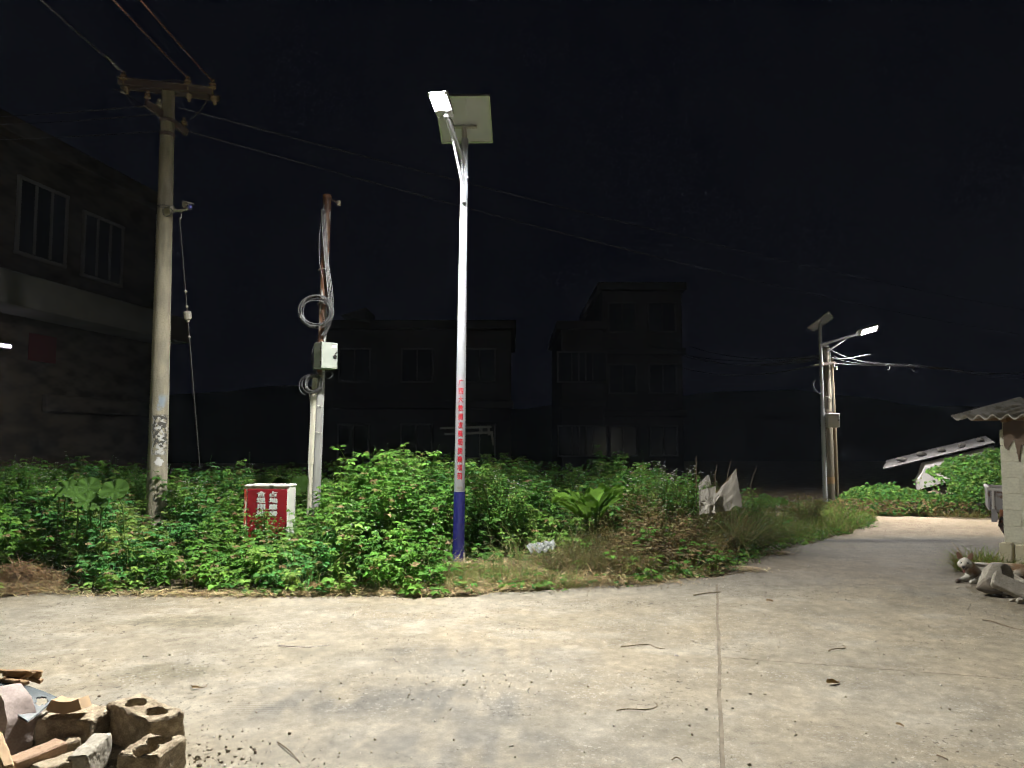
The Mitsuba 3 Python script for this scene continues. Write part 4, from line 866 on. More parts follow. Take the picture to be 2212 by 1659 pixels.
part(TR, 'tailgate', tf(cbox(0.03, 0.92, 0.30, 0.005), 0.0, 0.475, 0.68), 'm_bed')
part(TR, 'tail_rail', tf(cbox(0.05, 1.0, 0.045, 0.008), -0.005, 0.475, 0.86), 'm_bedlight')
part(TR, 'floor', tf(cbox(1.7, 0.92, 0.03, 0.004), 0.87, 0.475, 0.52), 'm_rust')
for k, (a, b, c, m) in enumerate(((0.02, .10, .36, 'm_bed'), (.12, .22, .44, 'm_rust'), (.24, .34, .30, 'm_bed'))):
    fl = rough(man(cbox(b - a, 0.012, 0.55 - c, 0.004)), 0.03, 0.02, 0.08, 60 + k)
    part(TR, 'mud_flap', tf(fl, (a + b) / 2, -0.03, (0.55 + c) / 2), m, 30, label='torn rusty flap hanging below the bed')
ty_prof = [(0.13, -0.05), (0.16, -0.055), (0.235, -0.05), (0.262, -0.03), (0.266, 0), (0.262, 0.03), (0.235, 0.05), (0.16, 0.055), (0.13, 0.05), (0.13, -0.05)]
for y in (-0.02, 0.97):
    wk = part(TR, 'wheel', tf(move(lathe(ty_prof, 32), rx=math.pi / 2), 0.42, y, 0.262), 'm_tyre', 40)
    part(wk, 'rim', tf(move(lathe([(0, -.03), (.05, -.035), (.06, -.01), (.125, -.012), (.132, -.045), (.136, -.045), (.136, .045), (.125, .012), (0, .02)], 24), rx=math.pi / 2), 0.42, y, 0.262), 'm_bedlight', 40)
    a = np.linspace(0.1, math.pi - 0.5, 14)
    gpts = np.array([[0.42 - 0.32 * math.cos(t), 0.30 * math.sin(t) + 0.262] for t in a])
    v = np.array([TP(x, y + s * 0.08, z) for x, z in gpts for s in (-1, 1)])
    fq = np.array([[2 * k, 2 * k + 1, 2 * k + 3, 2 * k + 2] for k in range(13)])
    part(TR, 'mudguard', (np.vstack([v, v + [0, 0, 0.006]]), np.vstack([fq, fq + len(v)])), 'm_bed', True)
part(TR, 'axle', tf(move(tube([[0, -0.5, 0], [0, 0.5, 0]], 0.03, 10)), 0.42, 0.475, 0.262), 'm_rust', 40)
part(TR, 'leaf_spring', tf(cbox(0.6, 0.05, 0.03, 0.005), 0.42, 0.12, 0.36), 'm_rust')


def blob(joints, bones, edge=0.014, it=8):
    """One continuous body: hulls of spheres at the joints, joined and smoothed."""
    out = []
    for a, b in bones:
        pts = []
        for k in (a, b):
            c, r = joints[k]
            s = m3.Manifold.sphere(r, 18).translate(tuple(map(float, c)))
            pts.append(s)
        out.append(m3.Manifold.batch_hull(pts))
    g = m3.Manifold.batch_boolean(out, m3.OpType.Add).refine_to_length(edge)
    m = tm(g); m.merge_vertices()
    trimesh.smoothing.filter_taubin(m, lamb=0.5, nu=0.53, iterations=it)
    return m


DG = thing('dog', 'white and tan dog lying by the boulder with its head raised towards the road', 'dog')
do = ground(2092, 1256); do[2] = 0
# local: x right, y away from the viewer, z up; the head looks at the viewer, the body lies off to the right and back
J = {'chest': ((.06, .05, .105), .080), 'shoulder': ((.13, .09, .125), .085), 'belly': ((.30, .17, .11), .085), 'loin': ((.42, .22, .12), .082), 'rump': ((.53, .25, .115), .088),
     'neck0': ((.06, .04, .14), .066), 'neck1': ((.015, .01, .185), .056), 'skull': ((-.01, -.03, .207), .060), 'brow': ((-.012, -.062, .206), .050), 'cheekl': ((-.050, -.045, .190), .040), 'cheekr': ((.030, -.045, .190), .040),
     'stop': ((-.018, -.105, .188), .033), 'muzzle': ((-.024, -.155, .170), .024), 'jaw': ((-.020, -.09, .155), .025), 'chin': ((-.024, -.140, .143), .014),
     'elbow_l': ((.02, .0, .045), .040), 'wrist_l': ((-.05, -.10, .024), .023), 'paw_l': ((-.085, -.15, .02), .024), 'toe_l': ((-.095, -.18, .015), .017),
     'elbow_r': ((.15, .0, .05), .042), 'wrist_r': ((.08, -.12, .026), .024), 'paw_r': ((.05, -.165, .021), .025), 'toe_r': ((.04, -.19, .016), .017),
     'hip': ((.54, .17, .10), .075), 'knee': ((.42, .07, .08), .042), 'hock': ((.56, .02, .03), .026), 'foot': ((.45, -.02, .02), .021),
     'tail0': ((.60, .27, .10), .028), 'tail1': ((.70, .22, .05), .022), 'tail2': ((.74, .10, .03), .018)}
BN = [('chest', 'shoulder'), ('shoulder', 'belly'), ('belly', 'loin'), ('loin', 'rump'), ('chest', 'neck0'), ('shoulder', 'neck0'), ('neck0', 'neck1'), ('neck1', 'skull'), ('skull', 'brow'), ('brow', 'stop'), ('cheekl', 'stop'), ('cheekr', 'stop'), ('skull', 'cheekl'), ('skull', 'cheekr'),
      ('stop', 'muzzle'), ('neck1', 'jaw'), ('jaw', 'chin'), ('chest', 'elbow_l'), ('elbow_l', 'wrist_l'), ('wrist_l', 'paw_l'), ('paw_l', 'toe_l'), ('shoulder', 'elbow_r'), ('elbow_r', 'wrist_r'), ('wrist_r', 'paw_r'), ('paw_r', 'toe_r'),
      ('rump', 'hip'), ('hip', 'knee'), ('knee', 'hock'), ('hock', 'foot'), ('rump', 'tail0'), ('tail0', 'tail1'), ('tail1', 'tail2')]
dm = blob(J, BN, 0.010, 6)
v = np.array(dm.vertices)
wh, tan, dk = np.array([.52, .50, .43]), np.array([.30, .19, .10]), np.array([.06, .04, .03])
col = np.tile(wh, (len(v), 1))
nn = meshkit.fbm(v * 14, 3, 2)


def dye(mask, c):
    global col
    mask = np.clip(mask, 0, 1)[:, None]
    col = col * (1 - mask) + np.asarray(c) * mask


sph = lambda c, r: np.clip(1.6 - np.linalg.norm(v - np.asarray(c), axis=1) / r - (nn - .5) * 1.2, 0, 1)
dye(sph((.045, -.01, .15), .055), tan); dye(sph((.07, .0, .11), .045), tan * .8)
dye(sph((.055, -.03, .19), .03), tan * 1.2)
dye(sph((.52, .22, .14), .14), tan * .8); dye(sph((.62, .2, .08), .12), tan * .6)
dye(sph((.25, .1, .16), .05), tan * 1.1)
dye(sph((-.022, -.145, .160), .036), dk * 2.2); dye(sph((.005, -.10, .150), .032), dk * 2.4)
dye(sph((-.090, -.165, .01), .045), dk * 1.5)
dye(sph((-.012, -.07, .24), .03), wh * 1.15)
col = col * (0.8 + 0.4 * meshkit.fbm(v * 60, 2, 9))[:, None]
TH = -0.54
DM = lambda m: frame_move(m, do + [0.0, .03, 0], np.array([math.cos(TH), math.sin(TH), 0]), np.array([-math.sin(TH), math.cos(TH), 0]), np.array([0, 0, 1.]))
part(DG, 'body', DM(dm), 'm_fur', True, color=np.clip(col, 0, 1))


def ear(base, tipv, w, fwd):
    b, t = np.array(base), np.array(tipv)
    side = norm(np.cross(t - b, fwd)); fwd = norm(fwd)
    pts = [b - side * w, b + side * w, b + (t - b) * .55 - side * w * .72, b + (t - b) * .55 + side * w * .72, t, b - fwd * .018, b + (t - b) * .5 - fwd * .014]
    g = trimesh.convex.convex_hull(np.array(pts)).subdivide().subdivide()
    trimesh.smoothing.filter_laplacian(g, iterations=2)
    return g


for nm, b, t in (('ear', (-.046, -.03, .224), (-.083, -.035, .315)), ('ear', (.028, -.025, .226), (.066, -.02, .308))):
    g = ear(b, t, .034, np.array([-.1, -1, .1]))
    part(DG, nm, DM(g), 'm_fur', True, color=np.tile([.17, .10, .065], (len(g.vertices), 1)))
for x in (-.044, .016):
    part(DG, 'eye', DM(move(trimesh.creation.icosphere(subdivisions=2, radius=.010), (x, -.104, .212))), 'm_black', True)
part(DG, 'nose', DM(move(trimesh.creation.icosphere(subdivisions=2, radius=.0165), (-.025, -.176, .178))), 'm_black', True)
g = trimesh.creation.icosphere(subdivisions=2, radius=1.0); g.apply_scale([.013, .010, .026])
part(DG, 'tongue', DM(move(g, (-.022, -.150, .130), rx=0.35)), 'm_vcol', True, color=np.tile([.42, .17, .16], (len(g.vertices), 1)))

bo = at(2150, 1247, 8.25)
solo('boulder', move(rock((0.44, 0.34, 0.31), 21, 10, 4, 0.04), bo, 0.25, 0.1, -0.12), 'm_stone', 'big grey brown boulder in front of the lying dog', 'rock', smooth=35)
solo('boulder', move(rock((0.34, 0.26, 0.17), 33, 10, 3, 0.04), at(2143, 1266, 8.05), -0.3), 'm_darkstone', 'dark lower boulder under the big boulder by the dog', 'rock', smooth=35)
sl = rough(man(cbox(0.42, 0.20, 0.07, 0.015)), 0.03, 0.012, 0.1, 5)
solo('stone_slab', move(sl, at(2192, 1271, 7.8), -0.5, 0.6, 0.42), 'm_stone', 'pale flat stone slab leaning against the boulder by the hut', 'rock', smooth=35)
for k, (u, vv, s) in enumerate(((2160, 1283, .10), (2145, 1285, .06), (2171, 1291, .07), (2186, 1300, .06), (2205, 1304, .10), (2199, 1262, .13))):
    g_ = ground(u, vv)
    solo('stone', move(rock((s, s * .8, s * .7), 70 + k, 7, 2), g_ + [0, 0, s * .25], k), 'm_stone', ('rounded small stone at the left foot of the leaning slab', 'tiny stone farthest left by the leaning slab', 'tiny stone just below the small rounded stone', 'tiny stone under the lower edge of the leaning slab', 'small stone farthest right below the leaning slab', 'dark broken stone above the right end of the leaning slab')[k], 'rock', 'small stones by the hut', smooth=35)

# ---------------------------------------------------------------- low shed with a sloping roof behind the vines
SH = thing('low_shed', 'low whitewashed shed with a sloping sheet roof, overgrown by green creeper', 'shed')
ys = 18.6
A, Bq = at(1908, 1016, ys - .32), at(2150, 958, ys - .32)
C_, D_ = at(2128, 943, ys + 2.3), at(1916, 996, ys + 2.3)
sx = norm(Bq - A); sn = norm(np.cross(sx, D_ - A)); sdep = norm(np.cross(sn, sx))
nrib = 22
n = nrib * 6
S, TT = np.meshgrid(np.linspace(0, 1, n), np.linspace(0, 1, 8), indexing='ij')
P = (A[None] * (1 - S.ravel()[:, None]) + Bq * S.ravel()[:, None]) * (1 - TT.ravel()[:, None]) + (D_ * (1 - S.ravel()[:, None]) + C_ * S.ravel()[:, None]) * TT.ravel()[:, None]
P = P + sn * (0.018 * np.sin(TT.ravel() * 60)[:, None] + 0.02 * (meshkit.fbm(P * 2, 3, 2)[:, None] - .5) + 0.03)
i, j = np.meshgrid(np.arange(n - 1), np.arange(7), indexing='ij')
q = np.stack([i * 8 + j, (i + 1) * 8 + j, (i + 1) * 8 + j + 1, i * 8 + j + 1], -1).reshape(-1, 4)
part(SH, 'roof', (np.vstack([P, P - sn * .02]), np.vstack([q, q[:, ::-1] + len(P)])), 'm_roofgrey', 30, label='grey sheet roof sloping down to the left')
for t in (0.12, 0.5, 0.9):
    q0 = A * (1 - t) + Bq * t
    part(SH, 'post', bar(q0 + [0, .15, -.1], [q0[0], q0[1] + .15, -0.1], 0.10), 'm_shedwhite')
zr_ = lambda x: A[2] + (Bq[2] - A[2]) * (x - A[0]) / (Bq[0] - A[0]) - .07
wl = Polygon([(9.68, -0.1), (Bq[0], -0.1), (Bq[0], zr_(Bq[0])), (9.80, zr_(9.8)), (9.72, .80), (9.62, .66), (9.66, .4)])
wm = prism(wl, 0.18); wm = move(wm, (0, ys - .1, 0), rx=math.pi / 2)
part(SH, 'wall', wm, 'm_shedwhite')
for u, v_, k in ((1952, 1001, 0), (2006, 991, 1), (2039, 982, 2), (2078, 971, 3), (2115, 964, 4)):
    solo('roof_stone', move(rock((.30, .18, .14), 80 + k, 6, 2), A + (Bq - A) * (.17 + .185 * k) + (D_ - A) * (.30 + .08 * math.sin(k * 2)) + sn * .09, 0.3 * k), 'm_roofstone', f'dark stone weighing down the sloping shed roof, {("lowest one at the left", "second from the left", "middle one", "second from the right", "highest one at the right")[k]}', 'rock', 'stones on the shed roof', smooth=30)

# ---------------------------------------------------------------- draped sheets and a plastic bag in the weeds
def drape(name, label, catg, quad, nx, ny, amp, seed, m, folds=9.0):
    a, b = np.meshgrid(np.linspace(0, 1, nx), np.linspace(0, 1, ny), indexing='ij')
    TL_, TR_, BR_, BL_ = (np.asarray(q_) for q_ in quad)
    P = ((TL_ * (1 - a[..., None]) + TR_ * a[..., None]) * (1 - b[..., None]) + (BL_ * (1 - a[..., None]) + BR_ * a[..., None]) * b[..., None])
    nrm = norm(np.cross(TR_ - TL_, BL_ - TL_))
    w = np.sin(a * folds + 2.5 * meshkit.fbm(np.stack([a * 2, b * 2, a * 0], -1), 2, seed)) * (0.35 + 0.65 * b) + 1.6 * (meshkit.fbm(np.stack([a * 5, b * 5, a * 0], -1), 3, seed + 4) - .5) + 1.5 * np.exp(-((b - .72) / .07) ** 2) * np.sin(a * 7)
    P = P + nrm * (amp * w)[..., None]
    P[..., 2] += 0.06 * (meshkit.noise(np.stack([a * 5, b * 0, a * 0], -1), seed) - .5) * (b > .95)
    i, j = np.meshgrid(np.arange(nx - 1), np.arange(ny - 1), indexing='ij')
    q = np.stack([i * ny + j, (i + 1) * ny + j, (i + 1) * ny + j + 1, i * ny + j + 1], -1).reshape(-1, 4)
    return solo(name, (P.reshape(-1, 3), q), m, label, catg, smooth=True)


YC = 11.7
drape('draped_sheet', 'crumpled pale sheet draped over a slanting stick, right one of two in the weeds', 'sheet', [at(1545, 1068, YC - .3), at(1591, 1014, YC - .2), at(1603, 1096, YC - .3), at(1528, 1110, YC - .5)], 44, 40, 0.022, 3, 'm_sheet', 11)
drape('draped_sheet', 'pale sheet hanging left of the slanting stick, partly hidden by grass', 'sheet', [at(1508, 1060, YC - .5), at(1547, 1050, YC - .4), at(1545, 1106, YC - .6), at(1512, 1110, YC - .6)], 34, 30, 0.018, 6, 'm_sheet', 8)
drape('draped_sheet', 'small pointed pale sheet behind the grass, farthest left of the draped sheets', 'sheet', [at(1508, 1046, YC + .2), at(1531, 1024, YC + .3), at(1540, 1062, YC + .2), at(1512, 1066, YC + .1)], 24, 22, 0.015, 9, 'm_sheet', 6)
st = thing('stick', 'slanting wooden stick carrying the draped pale sheets', 'stick')
part(st, 'shaft', tube([at(1540, 1076, YC - .27), at(1592, 1013, YC - .18)], 0.014, 8), 'm_bark', 40)
drape('plastic_bag', 'crumpled translucent white plastic bag lying on the dry grass', 'bag', [at(1136, 1178, 9.9), at(1196, 1166, 9.9), at(1203, 1184, 9.7), at(1146, 1192, 9.7)], 60, 30, 0.022, 12, 'm_bag', 23)

# ---------------------------------------------------------------- rubble in the near left corner
def base(u, v, z=0.0):
    return ground(u, v, z)


def hollow_block(label, c, rz, size=(0.39, 0.21, 0.2), seed=1, m='m_cinder', holes=2, group=None, tilt=(0, 0)):
    L, Wd, Hh = size
    g = man(cbox(L, Wd, Hh, 0.012))
    for k in range(holes):
        x = (k - (holes - 1) / 2) * L * 0.46
        cyl = m3.Manifold.cylinder(0.16, 0.062, 0.05, 28).scale((1.0, 0.92, 1)).translate((x, 0, Hh / 2 - 0.15))
        cyl = m3.Manifold.cylinder(0.19, 0.046, 0.062, 28).scale((1.05, 0.9, 1)).translate((x, 0, Hh / 2 - 0.18))
        g = g - cyl
    g = rough(g, 0.014, 0.012, 0.06, seed, 0.004)
    return solo('hollow_block', move(g, c, rz, *tilt), m, label, 'block', smooth=50)


a_, b_, c_ = base(231, 1517, .2), base(322, 1560, .2), base(400, 1536, .2)
b1 = (a_ + c_) / 2; b1[2] = 0.1
hollow_block('large cinder block with two holes, farthest right of the rubble and standing tallest', b1, math.atan2(b_[1] - a_[1], b_[0] - a_[0]) , (np.linalg.norm(b_ - a_), np.linalg.norm(c_ - b_), 0.2), 3)
mid_ = (b_ + c_) / 2; outn = norm(np.array([(c_ - b_)[1], -(c_ - b_)[0], 0]))
b2 = np.array([-1.71, 3.77, 0.075])
hollow_block('broken cinder block with two holes in front of the tallest block', b2, math.radians(84), (0.25, 0.21, 0.16), 8)
b3 = base(160, 1549, .15); b3[2] = 0.075
hollow_block('dark cinder block with a tile fragment lying on top of it', b3 + [0, .02, 0], math.radians(-8), (0.3, 0.22, 0.2), 11, holes=0)
solo('stone', move(rock((0.30, 0.24, 0.16), 51, 8, 4, .05), base(330, 1652) + [0, 0, .03], .2), 'm_cinder', 'rough flat lump of concrete at the very front of the rubble', 'rock', smooth=False)
solo('stone', move(rock((0.15, 0.13, 0.20), 57, 8, 3, .05), base(82, 1600) + [0, 0, .08], .2), 'm_stone', 'small grey stone between the pink stone and the dark block', 'rock', smooth=30)
pk = prism([(-.13, -.17), (.10, -.17), (.13, -.10), (.125, .04), (.085, .13), (.02, .185), (-.05, .17), (-.13, .15)], 0.16)
pk = rough(man(pk), 0.03, 0.012, 0.12, 41)
solo('stone', move(pk, base(18, 1640) + [-0.01, .05, .17], rx=math.pi / 2 - 0.12, rz=-0.25), 'm_pinkstone', 'large pinkish grey stone standing upright at the left edge', 'rock', smooth=30)
# bricks and slabs
sb = rough(man(cbox(0.092, 0.25, 0.14, 0.008)), 0.02, 0.006, .06, 4, .003)
solo('brick', move(sb, [at(194, 1600, 3.82)[0], 3.83, .066], rz=0.03, rx=0.07), 'm_stone', 'half block with a pale top lying end on before the dark block', 'brick', smooth=30)
for k, (a, b, w, h, lb, mt) in enumerate(((at(18, 1655, 3.62), at(134, 1608, 3.84), .10, .05, 'long pinkish brick slanting up to the right at the front of the rubble', 'm_brick'),
                                          (at(80, 1668, 3.62), at(176, 1634, 3.80), .12, .04, 'flat pale slab lying under the long slanting brick', 'm_cinder'),
                                          (at(-14, 1600, 3.72), at(16, 1676, 3.55), .05, .10, 'reddish brick slanting at the bottom left corner', 'm_tile'),
                                          (at(95, 1628, 3.9), at(172, 1600, 4.0), .10, .05, 'half buried slab between the small grey stone and the half block', 'm_cinder'))):
    g = rough(man(bar(a, b, w, h, c=.007)), .02, .006, .07, 90 + k, .002)
    solo('brick', g, mt, lb, 'brick', smooth=30)
# curved roof tile fragment on the dark block
tp = np.array([[r * math.sin(t), r * (1 - math.cos(t))] for r, sgn in ((.22, 1), (.165, -1)) for t in (np.linspace(-.42, .42, 10) * sgn)])
tp[10:, 1] += .055
g = rough(man(prism(tp, 0.11)), .02, .004, .05, 6)
solo('roof_tile', move(g, base(160, 1520, .22) + [0, 0.0, -.03], rz=0.06, rx=math.pi / 2 - .15), 'm_tile', 'curved fragment of brown roof tile on top of the dark block', 'tile', smooth=30)
# dark corrugated felt sheet and rotten wood on it
nA, nB = 40, 26
a, b = np.meshgrid(np.linspace(0, 1, nA), np.linspace(0, 1, nB), indexing='ij')
c0_, c1_, c2_, c3_ = at(-60, 1478, 4.35), at(128, 1512, 4.2), at(60, 1556, 3.93), at(-70, 1530, 3.9)
P = (c0_ * (1 - a[..., None]) + c1_ * a[..., None]) * (1 - b[..., None]) + (c3_ * (1 - a[..., None]) + c2_ * a[..., None]) * b[..., None]
P[..., 2] += 0.045 * np.sin(a * 3.1) + 0.010 * np.sin((b * .6 + a * .2) * 6) + 0.02 * (meshkit.fbm(np.stack([a * 3, b * 3, a * 0], -1), 3, 8) - .5)
i, j = np.meshgrid(np.arange(nA - 1), np.arange(nB - 1), indexing='ij')
keep = ~(np.hypot((a[:-1, :-1] - .90) / .055, (b[:-1, :-1] - .35) / .16) < 1)
q = np.stack([i * nB + j, (i + 1) * nB + j, (i + 1) * nB + j + 1, i * nB + j + 1], -1)[keep]
V = P.reshape(-1, 3)
solo('roofing_sheet', (np.vstack([V, V - [0, 0, .008]]), np.vstack([q, q[:, ::-1] + len(V)])), 'm_felt', 'dark blue grey sheet of roofing with a hole, draped over the rubble', 'sheet', smooth=True)
wd = thing('rotten_wood', 'splintered chunk of brown wood on the dark roofing sheet', 'wood')
rg = np.random.default_rng(3)
wc = at(46, 1466, 4.28)
for k in range(9):
    d_ = np.array([.15 + .05 * rg.uniform(), .05 * rg.normal(), .03 * rg.normal()]); o = rg.normal(size=3) * [.03, .03, .016]
    g = rough(man(bar(wc + o - d_ * .6, wc + o + d_ * .5, .022 + .012 * rg.uniform(), .018)), .02, .006, .03, k)
    part(wd, 'splinter', g, 'm_wood')

# ---------------------------------------------------------------- dark buildings behind
def facade(parent, o, ex, ez_h, rects, m='m_pane', depth=0.06, bars=3):
    for (x0, x1, z0, z1) in rects:
        nrm_ = norm(np.cross(ex, [0, 0, 1.0]))
        if np.dot(nrm_, EYE - o) < 0: nrm_ = -nrm_
        c_ = o + ex * (x0 + x1) / 2 + np.array([0, 0, (z0 + z1) / 2])
        fr = lambda g, d: frame_move(g, c_ + nrm_ * d, ex, -nrm_, np.array([0, 0, 1.0]))
        w = part(parent, 'window', cat(*[fr(x, 0.02) for x in (move(cbox(x1 - x0 + .1, .08, .07), (0, 0, (z1 - z0) / 2)), move(cbox(x1 - x0 + .1, .08, .07), (0, 0, -(z1 - z0) / 2)),
                                                       move(cbox(.07, .08, z1 - z0 - .07), ((x1 - x0) / 2, 0, 0)), move(cbox(.07, .08, z1 - z0 - .07), (-(x1 - x0) / 2, 0, 0)))]), 'm_frame')
        part(w, 'pane', fr(cbox(x1 - x0 - .05, .02, z1 - z0 - .05), 0.012), 'm_pane')
        for k in range(1, bars):
            part(w, 'mullion', fr(move(cbox(.05, .05, z1 - z0 - .1), ((k / bars - .5) * (x1 - x0), 0, 0)), 0.04), 'm_frame')


BL = thing('dark_house', 'unlit three storey house at the left behind the concrete pole', 'building')
g0, g1 = at(0, 950, 14.6), at(322, 950, 19.2)
g0[2] = g1[2] = 0
be = norm(g1 - g0); bl = np.linalg.norm(g1 - g0); bo_ = np.array([-be[1], be[0], 0])
if bo_[0] > 0: bo_ = -bo_
O = g0 - be * 6
LB = bl + 6
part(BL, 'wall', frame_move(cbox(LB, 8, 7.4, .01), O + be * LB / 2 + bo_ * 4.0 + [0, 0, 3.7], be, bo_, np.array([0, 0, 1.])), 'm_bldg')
part(BL, 'cornice', frame_move(cbox(LB + .5, 8.6, .35, .02), O + be * LB / 2 + bo_ * 4.0 + [0, 0, 7.58], be, bo_, np.array([0, 0, 1.])), 'm_bldg')
part(BL, 'balcony_band', frame_move(cbox(LB + .3, .9, .62, .02), O + be * LB / 2 - bo_ * .45 + [0, 0, 4.32], be, bo_, np.array([0, 0, 1.])), 'm_bldgband', label='pale concrete band above the ground floor')
facade(BL, O, be, 0, [(6.2 - 2.6, 6.2 - 0.9, 5.2, 6.7), (6.15, 7.45, 5.25, 6.75), (8.0, 9.3, 5.2, 6.6)])
part(BL, 'poster', frame_move(cbox(.75, .02, .55), O + be * 6.95 - bo_ * .02 + [0, 0, 3.45], be, bo_, np.array([0, 0, 1.])), 'm_poster', label='dim red notice under the pale band')
part(BL, 'lintel', frame_move(cbox(4.0, .1, .35), O + be * 9.0 - bo_ * .06 + [0, 0, 2.35], be, bo_, np.array([0, 0, 1.])), 'm_bldg')
WL = thing('wall_lamp', 'small bright white tube lamp on the dark house at the left edge', 'lamp')
wp = at(13, 747, 14.4)
part(WL, 'case', frame_move(cbox(.30, .06, .11, .01), wp + bo_ * .05, be, bo_, np.array([0, 0, 1.])), 'm_frame')
part(WL, 'tube', frame_move(cbox(.26, .03, .06, .01), wp + bo_ * .0, be, bo_, np.array([0, 0, 1.])), 'm_whiteink', label='glowing tube', emitter={'type': 'area', 'radiance': rgb([7.5, 6.5, 9.0])})


def house(name, label, u0, u1, v0, y, depth, floors, m):
    h = thing(name, label, 'building')
    a, b = at(u0, v0, y), at(u1, v0, y)
    w, H_ = b[0] - a[0], a[2]
    part(h, 'wall', move(cbox(w, depth, H_, .02), ((a[0] + b[0]) / 2, y + depth / 2, H_ / 2)), m)
    part(h, 'parapet', move(cbox(w + .4, depth + .4, .35, .02), ((a[0] + b[0]) / 2, y + depth / 2, H_ + .18)), m)
    for f_ in range(1, floors):
        part(h, 'floor_band', move(cbox(w + .2, .3, .3, .02), ((a[0] + b[0]) / 2, y - .1, H_ * f_ / floors)), m)
    n_ = max(2, int(w / 2.4))
    rects = [((k + .5) * w / n_ - .6, (k + .5) * w / n_ + .6, f_ * H_ / floors + .9, f_ * H_ / floors + 2.2) for k in range(n_) for f_ in range(floors) if H_ / floors > 2.4]
    facade(h, np.array([a[0], y, 0]), np.array([1., 0, 0]), 0, rects, bars=2)
    return h


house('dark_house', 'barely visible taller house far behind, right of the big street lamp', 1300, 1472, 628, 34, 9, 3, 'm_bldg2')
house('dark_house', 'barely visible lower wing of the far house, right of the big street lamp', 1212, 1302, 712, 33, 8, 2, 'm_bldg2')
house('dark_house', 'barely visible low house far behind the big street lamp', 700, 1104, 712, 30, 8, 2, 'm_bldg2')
GB = thing('gable_roof', 'small sloping roof corner rising dimly right of the cable coil', 'roof')
a, b, c = at(735, 682, 29), at(790, 664, 29), at(790, 690, 29)
part(GB, 'sheet', trimesh.convex.convex_hull(np.array([a, b, c, a + [0, 2, 0], b + [0, 2, 0], c + [0, 2, 0]])), 'm_bldgband')
FR = thing('old_frame', 'dim pale metal frame standing in the dark behind the big street lamp', 'frame')
for a, b in (((950, 925), (1062, 922)), ((960, 938), (1066, 934)), ((1040, 922), (1040, 938)), ((1055, 920), (1056, 940)), ((1062, 936), (1066, 962))):
    part(FR, 'rail', bar(at(*a, 17), at(*b, 17), 0.04, 0.05), 'm_bldgband')
for u in (960, 1062):
    part(FR, 'leg', bar(at(u, 930, 17.05), np.r_[at(u, 930, 17.05)[:2], 0], 0.04, 0.04), 'm_frame')

# ---------------------------------------------------------------- vegetation
class Leaves:
    """Collects leaf-shaped faces and stems with a colour per vertex."""

    def __init__(self):
        self.v, self.f, self.c, self.n = [], [], [], 0

    def add(self, v, f, c):
        self.v.append(v); self.f.append(f + self.n); self.c.append(c); self.n += len(v)

    def leaflets(self, P, D, N, L, W, C, fold=0.12, droop=0.25):
        P, D, N = np.atleast_2d(P), norm(np.atleast_2d(D)), np.atleast_2d(N)
        S = norm(np.cross(D, N)); N = np.cross(S, D)
        L, W = np.broadcast_to(L, len(P))[:, None], np.broadcast_to(W, len(P))[:, None]
        up_ = N * L * fold * .5
        vs = [P, P + D * L * .26 - S * W * .44 + up_, P + D * L * .26 + S * W * .44 + up_, P + D * L * .5 - N * L * fold * .3, P + D * L * .62 - S * W * .40 + up_ * .6, P + D * L * .62 + S * W * .40 + up_ * .6, P + D * L - N * L * droop]
        v = np.stack(vs, 1).reshape(-1, 3)
        k = np.arange(len(P))[:, None, None] * 7
        f = (np.array([[0, 1, 3], [0, 3, 2], [1, 4, 3], [4, 6, 3], [3, 6, 5], [3, 5, 2]])[None] + k).reshape(-1, 3)
        c = np.repeat(np.asarray(C), 7, 0)
        self.add(v, f, c)

    def stem(self, pts, r, col, sides=3):
        t = tube(pts, r, sides, caps=False)
        self.add(np.asarray(t.vertices), np.asarray(t.faces), np.tile(col, (len(t.vertices), 1)))

    def blades(self, P, D, bend, L, W, C, seg=4):
        """Grass blades: P foot, D start direction, bend vector added along the length."""
        t = np.linspace(0, 1, seg + 1)
        S = norm(np.cross(D, np.array([0.0, 0.0, 1.0]) + 1e-3)); L = np.broadcast_to(L, len(P)); W = np.broadcast_to(W, len(P))
        ctr = P[:, None] + D[:, None] * (L[:, None] * t)[..., None] + bend[:, None] * (L[:, None] * t ** 2)[..., None]
        w = (W[:, None] * (1 - t ** 1.6 * .92))[..., None] * S[:, None] * .5
        v = np.stack([ctr - w, ctr + w], 2).reshape(len(P), -1, 3)
        q = np.array([[[2 * k, 2 * k + 1, 2 * k + 3], [2 * k, 2 * k + 3, 2 * k + 2]] for k in range(seg)]).reshape(-1, 3)
        f = (q[None] + (np.arange(len(P)) * 2 * (seg + 1))[:, None, None]).reshape(-1, 3)
        self.add(v.reshape(-1, 3), f, np.repeat(np.asarray(C), 2 * (seg + 1), 0))

    def mesh(self):
        return (np.vstack(self.v), np.vstack(self.f)), np.clip(np.vstack(self.c), 0.003, 1)


GREENS = np.array([[.115, .265, .05], [.16, .325, .06], [.09, .215, .045], [.195, .35, .075], [.10, .27, .075], [.225, .335, .085]])
DRYW = np.array([[.33, .26, .14], [.25, .18, .09], [.40, .33, .20], [.16, .11, .05], [.20, .19, .08]])
DRY = np.array([[.28, .20, .10], [.20, .14, .07], [.36, .28, .15], [.16, .12, .055], [.22, .20, .08]])


def tint(r, n, pal, s=0.25, w=None):
    c = pal[r.choice(len(pal), n, p=w)]
    return c * np.exp(r.normal(0, s, (n, 1))) * (1 + r.normal(0, .06, (n, 3)))


BG = np.array([[.17, .135, .07], [.13, .11, .05], [.12, .13, .045], [.21, .16, .085], [.09, .11, .035]])


